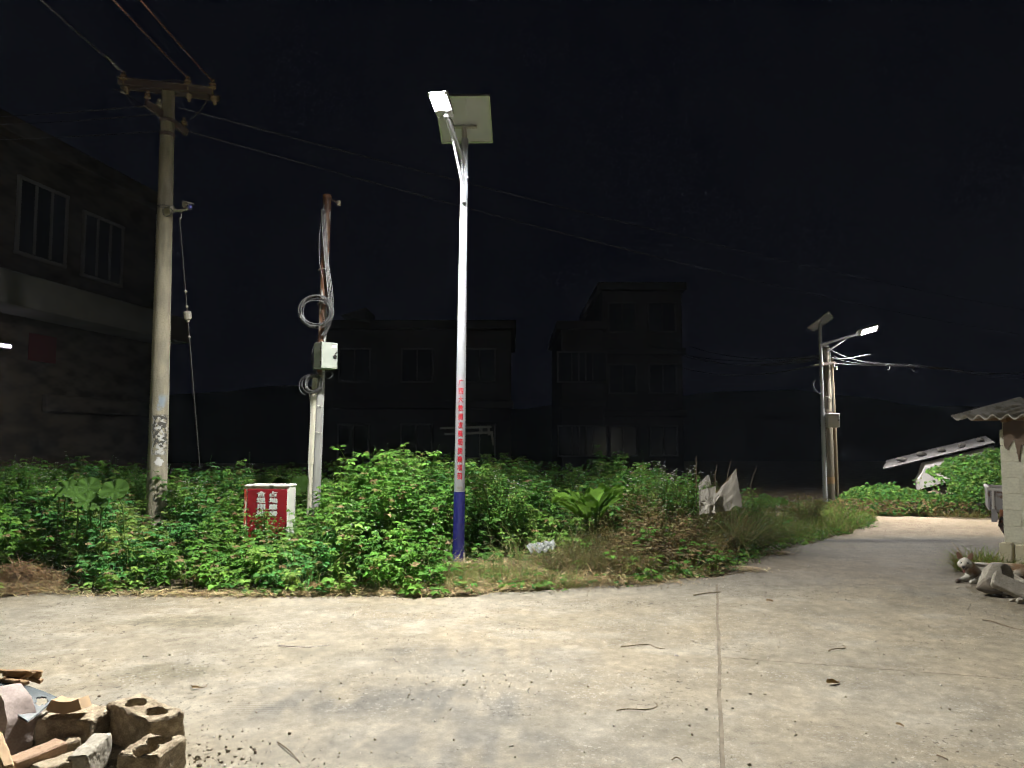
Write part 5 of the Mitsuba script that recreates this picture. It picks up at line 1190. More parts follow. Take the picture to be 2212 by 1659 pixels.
# height of the mass of weeds: by x along the verge, and by how far behind the road's edge
XB = [-10, -7, -6.65, -6.1, -5.5, -4.9, -4.3, -3.85, -3.4, -2.95, -2.5, -2.2, -1.8, -1.43, -1.05, -.67, -.16, .2, .47, 1.04, 1.5, 1.86, 2.1, 2.5, 2.9, 3.3, 4.2, 5.0, 6.0, 7.2, 9]
HB = [1.12, 1.12, 1.06, .96, .90, .98, 1.02, .92, .82, .82, .9, .97, 1.22, 1.30, 1.18, 1.18, 1.12, 1.04, .88, .66, .82, 1.2, 1.18, 1.04, .88, .78, .5, .42, .26, .16, .16]
EB = [0, .3, .8, 1.4, 2.2, 3.0, 4.2, 7, 12]
FB = [.24, .44, .68, .88, 1.0, 1.0, .97, .85, .8]        # share of the full height, left of the lamp
FL = [.05, .08, .09, .10, .16, .80, 1.0, .95, .9]        # around the lamp's foot
FR_ = [.18, .34, .55, .75, .95, 1.0, 1.0, .95, .9]       # right of it


def height(x, y):
    e = edge_dist(x, y)
    hb = np.interp(x, XB, HB)
    f0, f1, f2 = np.interp(e, EB, FB), np.interp(e, EB, FL), np.interp(e, EB, FR_)
    a = np.clip((x + 1.05) / .35, 0, 1); b = np.clip((x - .55) / .9, 0, 1)
    h = hb * (f0 * (1 - a) + (f1 * (1 - b) + f2 * b) * a)
    # lower in front of the marker, the poles' feet
    for cx, wx, e1, cap in ((-3.25, .52, 2.6, .42), (-4.75, .30, 3.5, .48), (-2.75, .25, 3.4, .6)):
        m = np.clip(1.6 - np.abs(x - cx * y / 10.3) / wx, 0, 1) * (e < e1)
        h = h * (1 - m) + np.minimum(h, cap) * m
    n = meshkit.fbm(np.stack([x * 1.1, y * 1.1, x * 0], -1), 3, 8)
    return h * (0.78 + 0.5 * n), e


R = np.random.default_rng(77)
KEEP_OUT = [(*ground(62, 1272)[:2], .44), (*ground(-60, 1276)[:2], .45), (*ground(120, 1276)[:2], .25), (PB[0], PB[1], .16), (UB[0], UB[1], .2), (-3.0, 11.45, .12), (-3.3, 10.6, .40)]


def clear(x, y):
    ok = np.ones(len(x), bool)
    for cx, cy, r in KEEP_OUT:
        ok &= np.hypot(x - cx, y - cy) > r
    return ok


def weeds(n, xr, yr, r, emin=0.0, pal=GREENS, size=1.0, dens=None, dim=1.0, flowers=0.0, spread=1.0, tri=True):
    out = Leaves()
    x, y = r.uniform(*xr, n), r.uniform(*yr, n)
    h, e = height(x, y)
    ok = (e > emin) & clear(x, y) & (h > 0.06)
    if dens is not None: ok &= r.uniform(size=n) < dens(x, y, e)
    x, y, h = x[ok], y[ok], h[ok]
    for px, py, ph in zip(x, y, h):
        ph = ph * r.uniform(.55, 1.12)
        lean = r.normal(0, .16, 2) * ph + np.array([0, -.10 * ph])
        top = np.array([px + lean[0], py + lean[1], ph])
        foot = np.array([px, py, 0.0]); midp = (foot + top) / 2 - np.r_[lean * .25, 0]
        patch = meshkit.noise(np.array([[px * .9, py * .9, 3.0]]), 4)[0]
        base_c = pal[min(len(pal) - 1, int(patch * len(pal) * .999))] * dim
        out.stem([foot, midp, top], [.005, .004, .0025], base_c * [1.1, .85, .8])
        nn_ = max(2, int(ph / .062)); t = r.uniform(.18, 1.0, nn_)
        if ph > .8: t = 1 - (1 - t) * .75
        p = ((1 - t) ** 2)[:, None] * foot + (2 * t * (1 - t))[:, None] * midp + (t ** 2)[:, None] * top
        a0 = r.uniform(0, 6.28, nn_)
        for sgn in (0, math.pi):
            a = a0 + sgn + r.normal(0, .3, nn_)
            d = np.stack([np.cos(a), np.sin(a), r.uniform(-.1, .55, nn_)], 1)
            pl = r.uniform(.02, .09, nn_) * (1.35 - .5 * t) * spread
            q = p + norm(d) * pl[:, None]
            L = r.uniform(.045, .085, nn_) * size * (1.15 - .4 * t)
            N = norm(np.stack([r.normal(0, .35, nn_), r.normal(-.40, .30, nn_), np.ones(nn_)], 1))
            c = base_c * np.exp(r.normal(0, .26, (nn_, 1))) * (1 + r.normal(0, .07, (nn_, 3)))
            c = np.where(r.uniform(size=(nn_, 1)) < .06, DRY[r.integers(5, size=nn_)], c)
            d[:, 2] -= .25
            out.leaflets(q, d, N, L, L * r.uniform(.5, .72, nn_), c)
            if tri:
                for s2 in (-1, 1):
                    a2 = a + s2 * r.uniform(.8, 1.2, nn_)
                    d2 = np.stack([np.cos(a2), np.sin(a2), d[:, 2] - .05], 1)
                    out.leaflets(q - norm(d) * (pl * .25)[:, None], d2, N, L * .82, L * r.uniform(.42, .6, nn_), c * .96)
        if r.uniform() < flowers and ph > .35:
            for _ in range(r.integers(1, 4)):
                o = top + r.normal(0, .04, 3) + [0, 0, .05 + .1 * r.uniform()]
                out.stem([top, (top + o) / 2 + [0, 0, .01], o], .0018, base_c)
                k = 5; a = np.arange(k) * 6.28 / k + r.uniform(0, 6)
                dd = np.stack([np.cos(a), np.sin(a) - .3, np.full(k, .3)], 1)
                out.leaflets(np.tile(o, (k, 1)), dd, np.tile([0, -.5, 1.], (k, 1)), .0135, .010, np.tile([.72, .72, .62], (k, 1)))
    return out


W1 = weeds(5200, (-9.5, 7.5), (7.6, 13.4), R, .04, flowers=.2, size=1.35, dens=lambda x, y, e: np.where((x > 1.0) & (e < 2.0), .28, 1.0) * np.where(x > 3, .5, 1.0) * np.where((np.abs(x - .25) < 1.25) & (e < 2.0), .28, 1.0))
m, c = W1.mesh(); solo('weeds', m, 'm_leaf', 'dense green leafy weeds with tiny white flowers along the road', kind='stuff', color=c)
W3 = weeds(750, (1.0, 4.2), (8.4, 12.2), R, .1, pal=BG * 1.25, size=.75, flowers=.05)
m, c = W3.mesh(); solo('dry_weeds', m, 'm_leaf', 'brownish withered weeds on the verge right of the big lamp', kind='stuff', color=c)
W2 = weeds(2200, (-13, 9.5), (13, 18.5), R, 2, dim=.75, size=1.3)
m, c = W2.mesh(); solo('undergrowth', m, 'm_leaf', 'dark undergrowth behind the weeds', kind='stuff', color=c)


# low creeping leaves right along the edge of the road
def edge_sprawl(n, r):
    out = Leaves()
    s = r.uniform(0, EDGE_LINE.length, n)
    pts = np.array([EDGE_LINE.interpolate(q).coords[0] for q in s])
    ok0 = r.uniform(size=n) < np.where((pts[:, 0] > -1.2) & (pts[:, 0] < 2), .3, 1); pts = pts[ok0]; n = len(pts)
    x, y = pts[:, 0] + r.normal(0, .1, n), pts[:, 1] + np.abs(r.normal(0, .22, n)) - .05
    ok = (x > -9) & (x < 7) & clear(x, y) & (meshkit.noise(np.stack([x * 2.2, y * 0, x * 0], -1), 5) > .35)
    x, y = x[ok], y[ok]; k = len(x)
    a = r.uniform(0, 6.28, k)
    d = np.stack([np.cos(a), np.sin(a), r.uniform(-.2, .4, k)], 1)
    N = norm(np.stack([r.normal(0, .4, k), r.normal(-.3, .3, k), np.ones(k)], 1))
    L = r.uniform(.03, .075, k)
    out.leaflets(np.stack([x, y, r.uniform(.01, .2, k) ** 1.3], 1), d, N, L, L * .6, tint(r, k, GREENS * .85))
    return out


m, c = edge_sprawl(6500, R).mesh(); solo('creeping_weeds', m, 'm_leaf', 'low creeping weeds spilling over the edge of the road', kind='stuff', color=c)


def grass(n, cx, cy, rx, ry, L0, L1, pal, r, w=.007, up=1.0, lean=.5, W_=None, emin=-.05, use_h=False):
    out = Leaves()
    a, q = r.uniform(0, 6.28, n), np.sqrt(r.uniform(size=n))
    x, y = cx + rx * q * np.cos(a), cy + ry * q * np.sin(a)
    ok = (edge_dist(x, y) > emin) & clear(x, y)
    x, y, q, a = x[ok], y[ok], q[ok], a[ok]; k = len(x)
    if k == 0: return out
    out_d = np.stack([np.cos(a) * q, np.sin(a) * q, np.zeros(k)], 1)
    D = norm(np.stack([r.normal(0, .25, k), r.normal(0, .25, k), np.full(k, up)], 1) + out_d * lean)
    bend = out_d * lean + np.stack([r.normal(0, .25, k), r.normal(-.1, .25, k), -r.uniform(.15, .75, k)], 1)
    out.blades(np.stack([x, y, np.full(k, -.01)], 1), D, bend, r.uniform(L0, L1, k), w * r.uniform(.6, 1.3, k), tint(r, k, pal, w=W_))
    return out


def merge(*ls):
    o = Leaves()
    for l in ls:
        for v, f, c in zip(l.v, l.f, l.c):
            lo = f.min() if len(f) else 0
            o.add(v, f - lo, c)
    return o


GG = np.array([[.13, .22, .04], [.18, .26, .06], [.10, .18, .03], [.22, .25, .08], [.26, .22, .10]])
DRYW = np.array([[.33, .26, .14], [.25, .18, .09], [.40, .33, .20], [.16, .11, .05], [.20, .19, .08]])
# dry brownish grass right of the lamp
dg = [grass(1500, ground(u, v)[0], ground(u, v)[1], .45, .35, .25, l * 1.45, BG * 1.2, R, .007, 1.3, .25) for u, v, l in
      ((1300, 1215, .5), (1370, 1205, .6), (1440, 1190, .75), (1500, 1180, .8), (1400, 1170, .8), (1540, 1190, .75), (1480, 1215, .5), (1560, 1170, .9), (1340, 1240, .35), (1600, 1165, .8), (1250, 1235, .35), (1320, 1170, .7), (1470, 1150, .9), (1530, 1140, .95))]
m, c = merge(*dg).mesh(); solo('dry_grass', m, 'm_leaf', 'brownish dry grass on the verge right of the big lamp', kind='stuff', color=c)
gg = [grass(380, ground(u, v)[0], ground(u, v)[1], .5, .45, .15, l, GG, R, .014, 1.0, .3, emin=0) for u, v, l in
      ((1690, 1150, .45), (1730, 1140, .45), (1760, 1135, .45), (1800, 1128, .4), (1835, 1125, .42), (1850, 1135, .34), (1780, 1148, .35), (1660, 1160, .5), (1700, 1130, .5), (1830, 1110, .4), (1860, 1120, .3), (1750, 1115, .5), (1640, 1140, .6),
       (1815, 1140, .3), (1790, 1112, .45), (1720, 1160, .4))]
gg += [grass(520, ground(u, v)[0], ground(u, v)[1], .3, .22, .08, .28, np.vstack([GG, DRYW[:2]]), R, .006, 1.0, .4) for u, v in ((900, 1250), (940, 1240), (985, 1252), (1030, 1240), (1090, 1250), (1150, 1255), (1220, 1262), (1480, 1238), (860, 1268), (960, 1268), (1070, 1262), (760, 1275), (1400, 1245))]
m, c = merge(*gg).mesh(); solo('green_grass', m, 'm_leaf', 'bright green grass along the bend of the road', kind='stuff', color=c)

tg = []
for k in range(46):
    tx_ = R.uniform(-8.5, 1.2); ty_ = np.interp(tx_, EDGE[:, 0], EDGE[:, 1]) + R.uniform(.15, 2.0)
    tg.append(grass(int(R.integers(14, 60)), tx_, ty_, .22, .2, .3, R.uniform(.5, 1.05), np.array([[.16, .24, .06], [.24, .28, .10], [.34, .30, .15], [.12, .20, .05]]), R, .007, 1.6, .35))
m, c = merge(*tg).mesh(); solo('tall_grass', m, 'm_leaf', 'tufts of thin tall grass and pale stalks between the weeds', kind='stuff', color=c)
# separate clumps
m, c = grass(800, *ground(1592, 1188)[:2], .34, .30, .7, 1.25, np.array([[.10, .15, .04], [.14, .16, .06], [.20, .18, .085], [.08, .13, .03]]), R, .014, 1.0, .75, emin=-.3).mesh()
solo('grass_clump', m, 'm_leaf', 'large arching clump of grass bending over the edge of the road', 'grass', color=c)
m, c = merge(grass(1300, 5.82, 9.55, .36, .3, .16, .44, GG * [1.1, .95, .9], R, .010, 1.0, .45, emin=-9)).mesh()
solo('grass_clump', m, 'm_leaf', 'green grass tuft behind the dog at the foot of the hut', 'grass', color=c)


# straw, cut stalks and dead leaves at the edge
def straw(n, spots, r, up=.15):
    out = Leaves()
    for (u, v, sx, sy, hh) in spots:
        g = ground(u, v); k = n
        P = np.stack([g[0] + r.normal(0, sx, k), g[1] + r.normal(0, sy, k), np.abs(r.normal(0, hh, k)) * np.exp(-((r.normal(0, 1, k)) ** 2) * .1) + .005], 1)
        a = r.uniform(0, 6.28, k)
        D = norm(np.stack([np.cos(a), np.sin(a) * .7, r.normal(0, up, k)], 1))
        out.blades(P, D, np.stack([r.normal(0, .2, k), r.normal(0, .2, k), -np.abs(r.normal(0, .12, k))], 1), r.uniform(.05, .26, k), r.uniform(.004, .010, k), tint(r, k, DRYW * 1.25, .35), 3)
    return out


sp = [(60, 1262, .28, .14, .10), (30, 1278, .35, .10, .04), (110, 1268, .22, .10, .06), (1120, 1262, .35, .10, .05), (1200, 1255, .35, .12, .07), (1060, 1270, .35, .07, .03), (1280, 1262, .30, .10, .04), (1350, 1258, .3, .08, .03),
      (960, 1276, .4, .06, .02), (840, 1282, .4, .06, .02), (1160, 1235, .35, .2, .12), (1060, 1235, .3, .18, .06), (980, 1225, .22, .15, .04), (1440, 1245, .25, .08, .03), (700, 1284, .5, .06, .02), (540, 1286, .5, .05, .02), (330, 1284, .5, .06, .02),
      (1250, 1215, .35, .2, .12), (1560, 1232, .25, .08, .02), (1650, 1196, .2, .08, .02)]
m, c = straw(800, sp, R).mesh(); solo('straw_litter', m, 'm_straw', 'dry straw and cut stalks strewn along the edge of the verge', kind='stuff', color=c)
hp = Leaves(); hk = 3600; hc = ground(40, 1268); hx, hy = R.normal(0, .34, hk), R.normal(0, .17, hk)
hz_ = R.uniform(.2, 1, hk) * .26 * np.exp(-(hx / .42) ** 2 - (hy / .24) ** 2) + .012
ha = R.uniform(0, 6.28, hk)
hp.blades(np.stack([hc[0] + hx, hc[1] + hy, hz_], 1), norm(np.stack([np.cos(ha), np.sin(ha) * .7, R.normal(0, .3, hk)], 1)), np.stack([R.normal(0, .2, hk), R.normal(0, .2, hk), -np.abs(R.normal(0, .2, hk))], 1), R.uniform(.06, .24, hk), R.uniform(.004, .011, hk), tint(R, hk, np.array([[.22, .14, .07], [.16, .10, .05], [.28, .19, .10], [.11, .07, .035]]), .3), 3)
m, c = hp.mesh()
solo('straw_heap', m, 'm_straw', 'heap of brown dead stalks at the left end of the verge', 'straw', color=c)


# big-leaved plants and tall bushes that stand out
def big_leaf(base_p, tip, w, nrm, col, wav=.06, seg=9, cup=.25):
    """One large leaf with a midrib: a grid that narrows to a point, wavy at the rim."""
    base_p, tip = np.asarray(base_p), np.asarray(tip)
    d = tip - base_p; L = np.linalg.norm(d); d = d / L
    s = norm(np.cross(d, nrm)); nn = np.cross(s, d)
    t, b = np.meshgrid(np.linspace(0, 1, seg), np.linspace(-1, 1, 7), indexing='ij')
    wd = w * np.sin(np.pi * np.clip(t * .94 + .05, 0, 1) ** .8) ** .8
    z = cup * w * (np.abs(b) ** 1.4) - .22 * L * t ** 2 + wav * w * np.sin(t * 17 + b * 2) * np.abs(b)
    v = base_p + d * (t * L)[..., None] + s * (b * wd / 2)[..., None] + nn * z[..., None]
    i, j = np.meshgrid(np.arange(seg - 1), np.arange(6), indexing='ij')
    q = np.stack([i * 7 + j, (i + 1) * 7 + j, (i + 1) * 7 + j + 1, i * 7 + j + 1], -1).reshape(-1, 4)
    cc = np.tile(col, (v.reshape(-1, 3).shape[0], 1)) * np.where(np.abs(b.ravel())[:, None] < .1, 1.35, 1.0)
    return v.reshape(-1, 3), np.vstack([q[:, [0, 1, 2]], q[:, [0, 2, 3]]]), cc


dk_ = thing('broad_leaved_plant', 'clump of broad upright bright green leaves right of the big lamp', 'plant')
cx, cy = at(1278, 1060, 10.9)[:2]
for k in range(24):
    a = R.uniform(0, 6.28); ring = R.uniform(.1, 1)
    b = np.array([cx + .30 * math.cos(a) * ring, cy + .18 * math.sin(a) * ring, .50 + .14 * R.uniform()])
    L = R.uniform(.30, .45)
    el = 1.40 - .62 * ring
    tp_ = b + L * np.array([math.cos(a) * math.cos(el) * 1.2, math.sin(a) * math.cos(el), math.sin(el)])
    if k == 0: b, tp_ = np.array([cx - .25, cy - .1, .70]), np.array([cx - .56, cy - .2, .81])
    if k == 1: b, tp_ = np.array([cx + .15, cy, .65]), np.array([cx + .43, cy - .15, .98])
    nrm_ = norm(np.array([math.cos(a) * -.6, math.sin(a) * -.6 - .5, .7]))
    v, f, c = big_leaf(b, tp_, R.uniform(.2, .29), nrm_, np.array([.135, .26, .04]) * R.uniform(.8, 1.2))
    part(dk_, 'leaf', (v, f), 'm_leaf', True, color=np.clip(c, 0, 1))
lv = Leaves()
for k in range(9):
    a = R.uniform(0, 6.28); lv.stem([[cx + .05 * math.cos(a), cy + .05 * math.sin(a), 0], [cx + .11 * math.cos(a), cy + .1 * math.sin(a), .58]], .010, [.14, .22, .06], 6)
m, c = lv.mesh(); part(dk_, 'stem', m, 'm_leaf', True, color=c)


def gourd(label, spots, dim=1.0):
    g = thing('round_leaved_plant', label, 'plant')
    lv = Leaves()
    for (u, v, y, r_) in spots:
        p = at(u, v, y)
        nrm_ = norm(np.array([R.normal(0, .3), -.75 + R.normal(0, .2), .65]))
        ex = norm(np.cross([0, 1, .2], nrm_)); eyy = np.cross(nrm_, ex)
        th = np.linspace(0, 2 * math.pi, 25)[:-1]
        rr = r_ * (1 - .42 * np.exp(-((np.abs(th - math.pi * 1.5)) / .22) ** 2) + .05 * np.cos(5 * th))
        rings = [np.zeros((1, 3)) + p - nrm_ * r_ * .12] + [p + (rr * s)[:, None] * (np.cos(th)[:, None] * ex + np.sin(th)[:, None] * eyy) - nrm_ * r_ * .12 * (1 - s ** 2) + nrm_ * (.11 * r_ * np.sin(7 * th + u) * s)[:, None] for s in (.5, 1)]
        vv = np.vstack(rings); k = np.arange(24); k2 = (k + 1) % 24
        f = np.vstack([np.stack([k * 0, 1 + k, 1 + k2], 1), np.stack([1 + k, 25 + k, 25 + k2], 1), np.stack([1 + k, 25 + k2, 1 + k2], 1)])
        col = np.array([.085, .175, .04]) * R.uniform(.7, 1.2) * dim
        part(g, 'leaf', (vv, f), 'm_leaf', True, color=np.clip(np.tile(col, (len(vv), 1)), 0, 1))
        lv.stem([p - nrm_ * r_ * .12, p + [R.normal(0, .05), .05, -.2], [p[0] + R.normal(0, .1), p[1] + .1, 0]], .008, [.12, .2, .06], 5)
    m, c = lv.mesh(); part(g, 'stalks', m, 'm_leaf', True, kind='stuff', color=c)


gourd('plant with big round leaves left of the concrete pole', [(247, 1058, 8.95, .16), (190, 1052, 9.1, .14), (188, 1082, 8.9, .13), (143, 1056, 9.1, .13), (166, 1068, 8.9, .12), (126, 1064, 9.1, .11), (214, 1090, 8.85, .10)])
gourd('dim plant with big round leaves behind the steel pole', [(700, 1052, 12.4, .17), (650, 1046, 12.6, .18), (725, 1062, 12.2, .14), (630, 1062, 12.4, .15), (750, 1050, 12.4, .17), (608, 1048, 12.6, .15), (775, 1058, 12.3, .14)], .8)
gourd('round leaved plant at the foot of the bank right of the draped sheets', [(1655, 1078, 12.6, .13), (1672, 1086, 12.5, .11), (1640, 1088, 12.4, .1), (1690, 1082, 12.8, .10)])


def bush(label, u, v, y, r_, n, pal, seed, z0=.25, size=1.0, flowers=0):
    """A tall bushy weed: several leafy stems from one foot."""
    r = np.random.default_rng(seed)
    t = thing('bush', label, 'bush')
    top = at(u, v, y); lv, st = Leaves(), Leaves()
    for k in range(n):
        a = r.uniform(0, 6.28); q = math.sqrt(r.uniform()); h = top[2] * (1 - .30 * q * r.uniform(.5, 1.2))
        tp_ = np.array([top[0] + r_ * q * math.cos(a), y + r_ * q * math.sin(a), h]); ft = np.array([top[0] + .15 * r_ * math.cos(a), y + .15 * r_ * math.sin(a), 0])
        mid_ = (tp_ + ft) / 2 + [0, 0, .08]
        st.stem([ft, mid_, tp_], [.006, .005, .003], [.10, .13, .04])
        nl = int(h * 16); tt = r.uniform(z0, 1, nl)
        p = ((1 - tt) ** 2)[:, None] * ft + (2 * tt * (1 - tt))[:, None] * mid_ + (tt ** 2)[:, None] * tp_
        for _ in range(3):
            a = r.uniform(0, 6.28, nl); d = np.stack([np.cos(a), np.sin(a), r.uniform(-.3, .6, nl)], 1)
            N = norm(np.stack([r.normal(0, .4, nl), r.normal(-.25, .4, nl), np.ones(nl)], 1)); L = r.uniform(.05, .095, nl) * size * (1.1 - .5 * tt)
            lv.leaflets(p + norm(d) * r.uniform(.01, .07, nl)[:, None], d, N, L, L * r.uniform(.42, .65, nl), tint(r, nl, pal, .22))
        for _ in range(flowers):
            o = tp_ + r.normal(0, .03, 3) + [0, 0, .04 + .06 * r.uniform()]
            st.stem([tp_, o], .002, [.1, .13, .04])
            kk = 5; a = np.arange(kk) * 6.28 / kk
            lv.leaflets(np.tile(o, (kk, 1)), np.stack([np.cos(a), np.sin(a) - .3, a * 0 + .3], 1), np.tile([0, -.5, 1.], (kk, 1)), .017, .012, np.tile([.62, .58, .55], (kk, 1)))
    m, c = lv.mesh(); part(t, 'foliage', m, 'm_leaf', color=c)
    m, c = st.mesh(); part(t, 'stems', m, 'm_leaf', color=c, kind='stuff')


bush('tall bushy green weed left of the big lamp', 868, 992, 10.9, .55, 60, GREENS, 31)
bush('bushy weed with white flowers just right of the big lamp', 1075, 1024, 11.0, .5, 45, GREENS, 32, flowers=1)
bush('tall leggy weed with pale seed heads left of the draped sheets', 1408, 1000, 11.2, .38, 26, GREENS * .9, 33, flowers=2)
bush('tall weed with pale seed heads beside the draped sheets', 1478, 1010, 11.5, .42, 26, GREENS * .85, 34, flowers=2)
bush('leafy green weed right of the draped sheets', 1618, 1052, 12.2, .35, 30, GREENS, 35, size=1.2)
bush('leafy weed rising left of the red stone marker', 425, 1036, 10.6, .4, 34, GREENS, 36, flowers=1)
bush('leafy weed at the left edge of the verge', 40, 1016, 10.4, .5, 40, GREENS, 37, flowers=1)
bush('brownish leafy weed before the distant poles', 1735, 1066, 14.5, .6, 40, np.array([[.14, .12, .05], [.11, .14, .04], [.18, .13, .06]]), 38)
bush('leafy weed in front of the red stone marker', 575, 1092, 9.9, .22, 14, GREENS, 39, z0=.45)
for k, (u, v, y) in enumerate(((1170, 985, 15.5), (1225, 1000, 15), (620, 1000, 15.5), (770, 975, 16.5), (480, 1000, 16))):
    bush(f'dim shrub in the dark behind the weeds, {("right of the big lamp", "farthest right of the dim shrubs", "between the marker and the steel pole", "right of the steel pole", "right of the concrete pole")[k]}', u, v, y, .9, 34, GREENS * .8, 50 + k, size=1.4)
sh_ = thing('tall_stalk', 'tall thin bare stalk standing up from the weeds left of the draped sheets', 'stalk')
part(sh_, 'stem', tube(spline([np.r_[at(1505, 1060, 11.3)[:2], .3], at(1504, 1020, 11.3), at(1504, 985, 11.3)], 8), .006, 6), 'm_bark', 40)
for k, (a, b) in enumerate((((1568, 1060), (1580, 992)), ((1545, 1050), (1549, 1004)), ((1622, 1048), (1635, 1010)))):
    sh_ = thing('tall_stalk', ('thin dry stalk leaning right behind the right draped sheet', 'thin dry stalk in front of the draped sheets', 'dark twig leaning right of the draped sheets')[k], 'stalk')
    part(sh_, 'stem', tube([np.r_[at(*a, 12.2)[:2], 0], at(*a, 12.2), at((a[0] + b[0]) / 2 - 2, (a[1] + b[1]) / 2, 12.2), at(*b, 12.2)], .006, 5), 'm_bark', 40)


# creeper on the bank and the shed at the right
def creeper(n, r):
    out = Leaves()
    u = r.uniform(1790, 2250, n); s = r.uniform(0, 1, n)
    topv = np.interp(u, [1790, 1840, 1900, 1960, 1985, 2040, 2060, 2100, 2150, 2250], [1088, 1072, 1056, 1048, 1068, 1022, 1012, 998, 984, 966])
    keep = r.uniform(size=n) < np.interp(u, [1790, 1850, 1900], [.5, .8, 1])
    u, s, topv = u[keep], s[keep], topv[keep]; n = len(u)
    y = 16.35 + 1.55 * s ** 1.5
    x = (u - CU) / F_PX * 16.9
    zt = 1.6 - (topv - HOR) / F_PX * 17.9
    z = zt * (s ** .75) * (.90 + .22 * meshkit.fbm(np.stack([x * 1.7, s * 3, s * 0], -1), 3, 3)) + r.normal(0, .03, n)
    wob = .12 * (meshkit.noise(np.stack([x * 6, z * 6, x * 0], -1), 8) - .5)
    gap = (np.abs(x - 9.34 + wob) < .28) & (z + 2.2 * wob > .46) & (r.uniform(size=n) < .97)
    gap |= (np.abs(x - 9.72 + wob) < .05) & (z > .5)  & (z < .85)
    gap |= (np.abs(x - 10.35 + wob) < .06) & (z > .55) & (z < .8)
    x, y, z = x[~gap], y[~gap] + .3 * (meshkit.noise(np.stack([x * 2, z * 3, x * 0], -1), 6) - .5)[~gap], z[~gap]; n = len(x)
    a = r.uniform(0, 6.28, n)
    d = np.stack([np.cos(a), -.4 + .4 * np.sin(a), r.uniform(-.6, .5, n)], 1)
    N = norm(np.stack([r.normal(0, .5, n), r.normal(-.6, .4, n), r.normal(.7, .3, n)], 1)); L = r.uniform(.045, .105, n)
    pat = meshkit.fbm(np.stack([x * 1.2, z * 2, y * 0], -1), 2, 12)[:, None]
    c = tint(r, n, GREENS * .62, .3)
    dry = (z < .28) & (r.uniform(size=n) < .55)
    c[dry] = tint(r, int(dry.sum()), np.array([[.20, .14, .07], [.15, .12, .05], [.24, .17, .10]]))
    out.leaflets(np.stack([x, y, np.maximum(z, .01)], 1), d, N, L, L * r.uniform(.6, .95, n), c)
    return out


m, c = creeper(26000, R).mesh(); solo('creeper', m, 'm_leaf', 'green creeper smothering the bank and the low shed', kind='stuff', color=c)
bank = np.array([[(u - CU) / F_PX * 16.9, 16.6, 0.0] for u in (1800, 1900, 2000, 2100, 2250)])
hz = [.1, .25, .36, .7, 1.1]
vv = np.vstack([bank, [[p[0], 17.6, h * .75] for p, h in zip(bank, hz)], [[p[0], 18.15, h * .85] for p, h in zip(bank, hz)], [[p[0], 18.25, -.1] for p in bank]])
q = np.array([[r_ * 5 + k, r_ * 5 + k + 1, (r_ + 1) * 5 + k + 1, (r_ + 1) * 5 + k] for r_ in range(3) for k in range(4)])
solo('bank', (vv, q), 'm_soil', 'earth bank under the creeper', kind='structure', smooth=True)
bg_ = [grass(150, ground(u, v)[0], ground(u, v)[1] + .35, .6, .3, .12, .32, np.array([[.2, .15, .07], [.16, .14, .05], [.12, .14, .04]]), R, .009, 1., .3, emin=-9) for u, v in ((1915, 1110), (1960, 1112), (2010, 1115), (2060, 1118), (2110, 1120), (2160, 1122))]
m, c = merge(*bg_).mesh(); solo('roadside_grass', m, 'm_leaf', 'short brown grass at the foot of the creeper bank', kind='stuff', color=c)


hx_ = np.linspace(-110, 110, 90); hr = 3.2 + 5.5 * meshkit.fbm(np.stack([hx_ * .05, hx_ * 0, hx_ * 0], -1), 4, 6)
prof = [(56, 0.0), (64, .55), (74, 1.0), (95, .7), (110, 0)]
hv = np.array([[x, y + 3 * math.sin(x * .07), -.2 + h * t] for (y, t) in prof for x, h in zip(hx_, hr)])
hi, hj = np.meshgrid(np.arange(4), np.arange(89), indexing='ij')
solo('hills', (hv, np.stack([hi * 90 + hj, hi * 90 + hj + 1, (hi + 1) * 90 + hj + 1, (hi + 1) * 90 + hj], -1).reshape(-1, 4)), 'm_hill', 'black wooded rise beyond the houses', kind='structure', smooth=True)

# ---------------------------------------------------------------- loose things on the road
g = np.random.default_rng(9)
pts_u, pts_v = g.uniform(-60, 2270, 950), 950 + 1.6 * F_PX / g.uniform(3.6, 9.5, 950)
vs, fs, cs, nv = [], [], [], 0
ico = trimesh.creation.icosphere(subdivisions=0)
near = [(470, 1640, .30, .16, 130), (420, 1600, .25, .12, 60), (1000, 1480, .35, .25, 80), (2190, 1330, .4, .3, 90), (240, 1655, .25, .1, 200)]
xy = [np.stack([ground(u, v)[:2] for u, v in zip(pts_u, pts_v)])]
for u, v, sx_, sy_, k in near:
    xy.append(ground(u, v)[:2] + g.normal(0, 1, (k, 2)) * [sx_, sy_])
es = g.uniform(0, EDGE_LINE.length, 2600); ep = np.array([EDGE_LINE.interpolate(q).coords[0] for q in es]); ek = meshkit.noise(np.c_[es * .9, es * 0, es * 0], 3)
ep[:, 1] -= np.abs(g.normal(0, .16, 2600)) * (.3 + 1.2 * ek) - .05; ep[:, 0] += g.normal(0, .08, 2600)
nsoil = sum(len(q) for q in xy)
xy.append(ep[(ep[:, 0] > -9) & (ep[:, 0] < 8)])
xy = np.vstack(xy)
for ix, (x, y) in enumerate(xy):
    s = abs(g.normal(0, .0035)) + .0022
    v = np.array(ico.vertices) * s * g.uniform(.6, 1.3, 3) + [x, y, s * .3]
    k = g.uniform()
    cc_ = np.array([.27, .24, .18]) * g.uniform(.5, 1.3) if k < .7 else (np.array([.12, .095, .065]) if k < .85 else np.array([.42, .40, .36]))
    if ix >= nsoil: cc_ = np.array([.14, .11, .065]) * g.uniform(.5, 1.6)
    vs.append(v); fs.append(np.array(ico.faces) + nv); nv += len(v); cs.append(np.tile(cc_, (len(v), 1)))
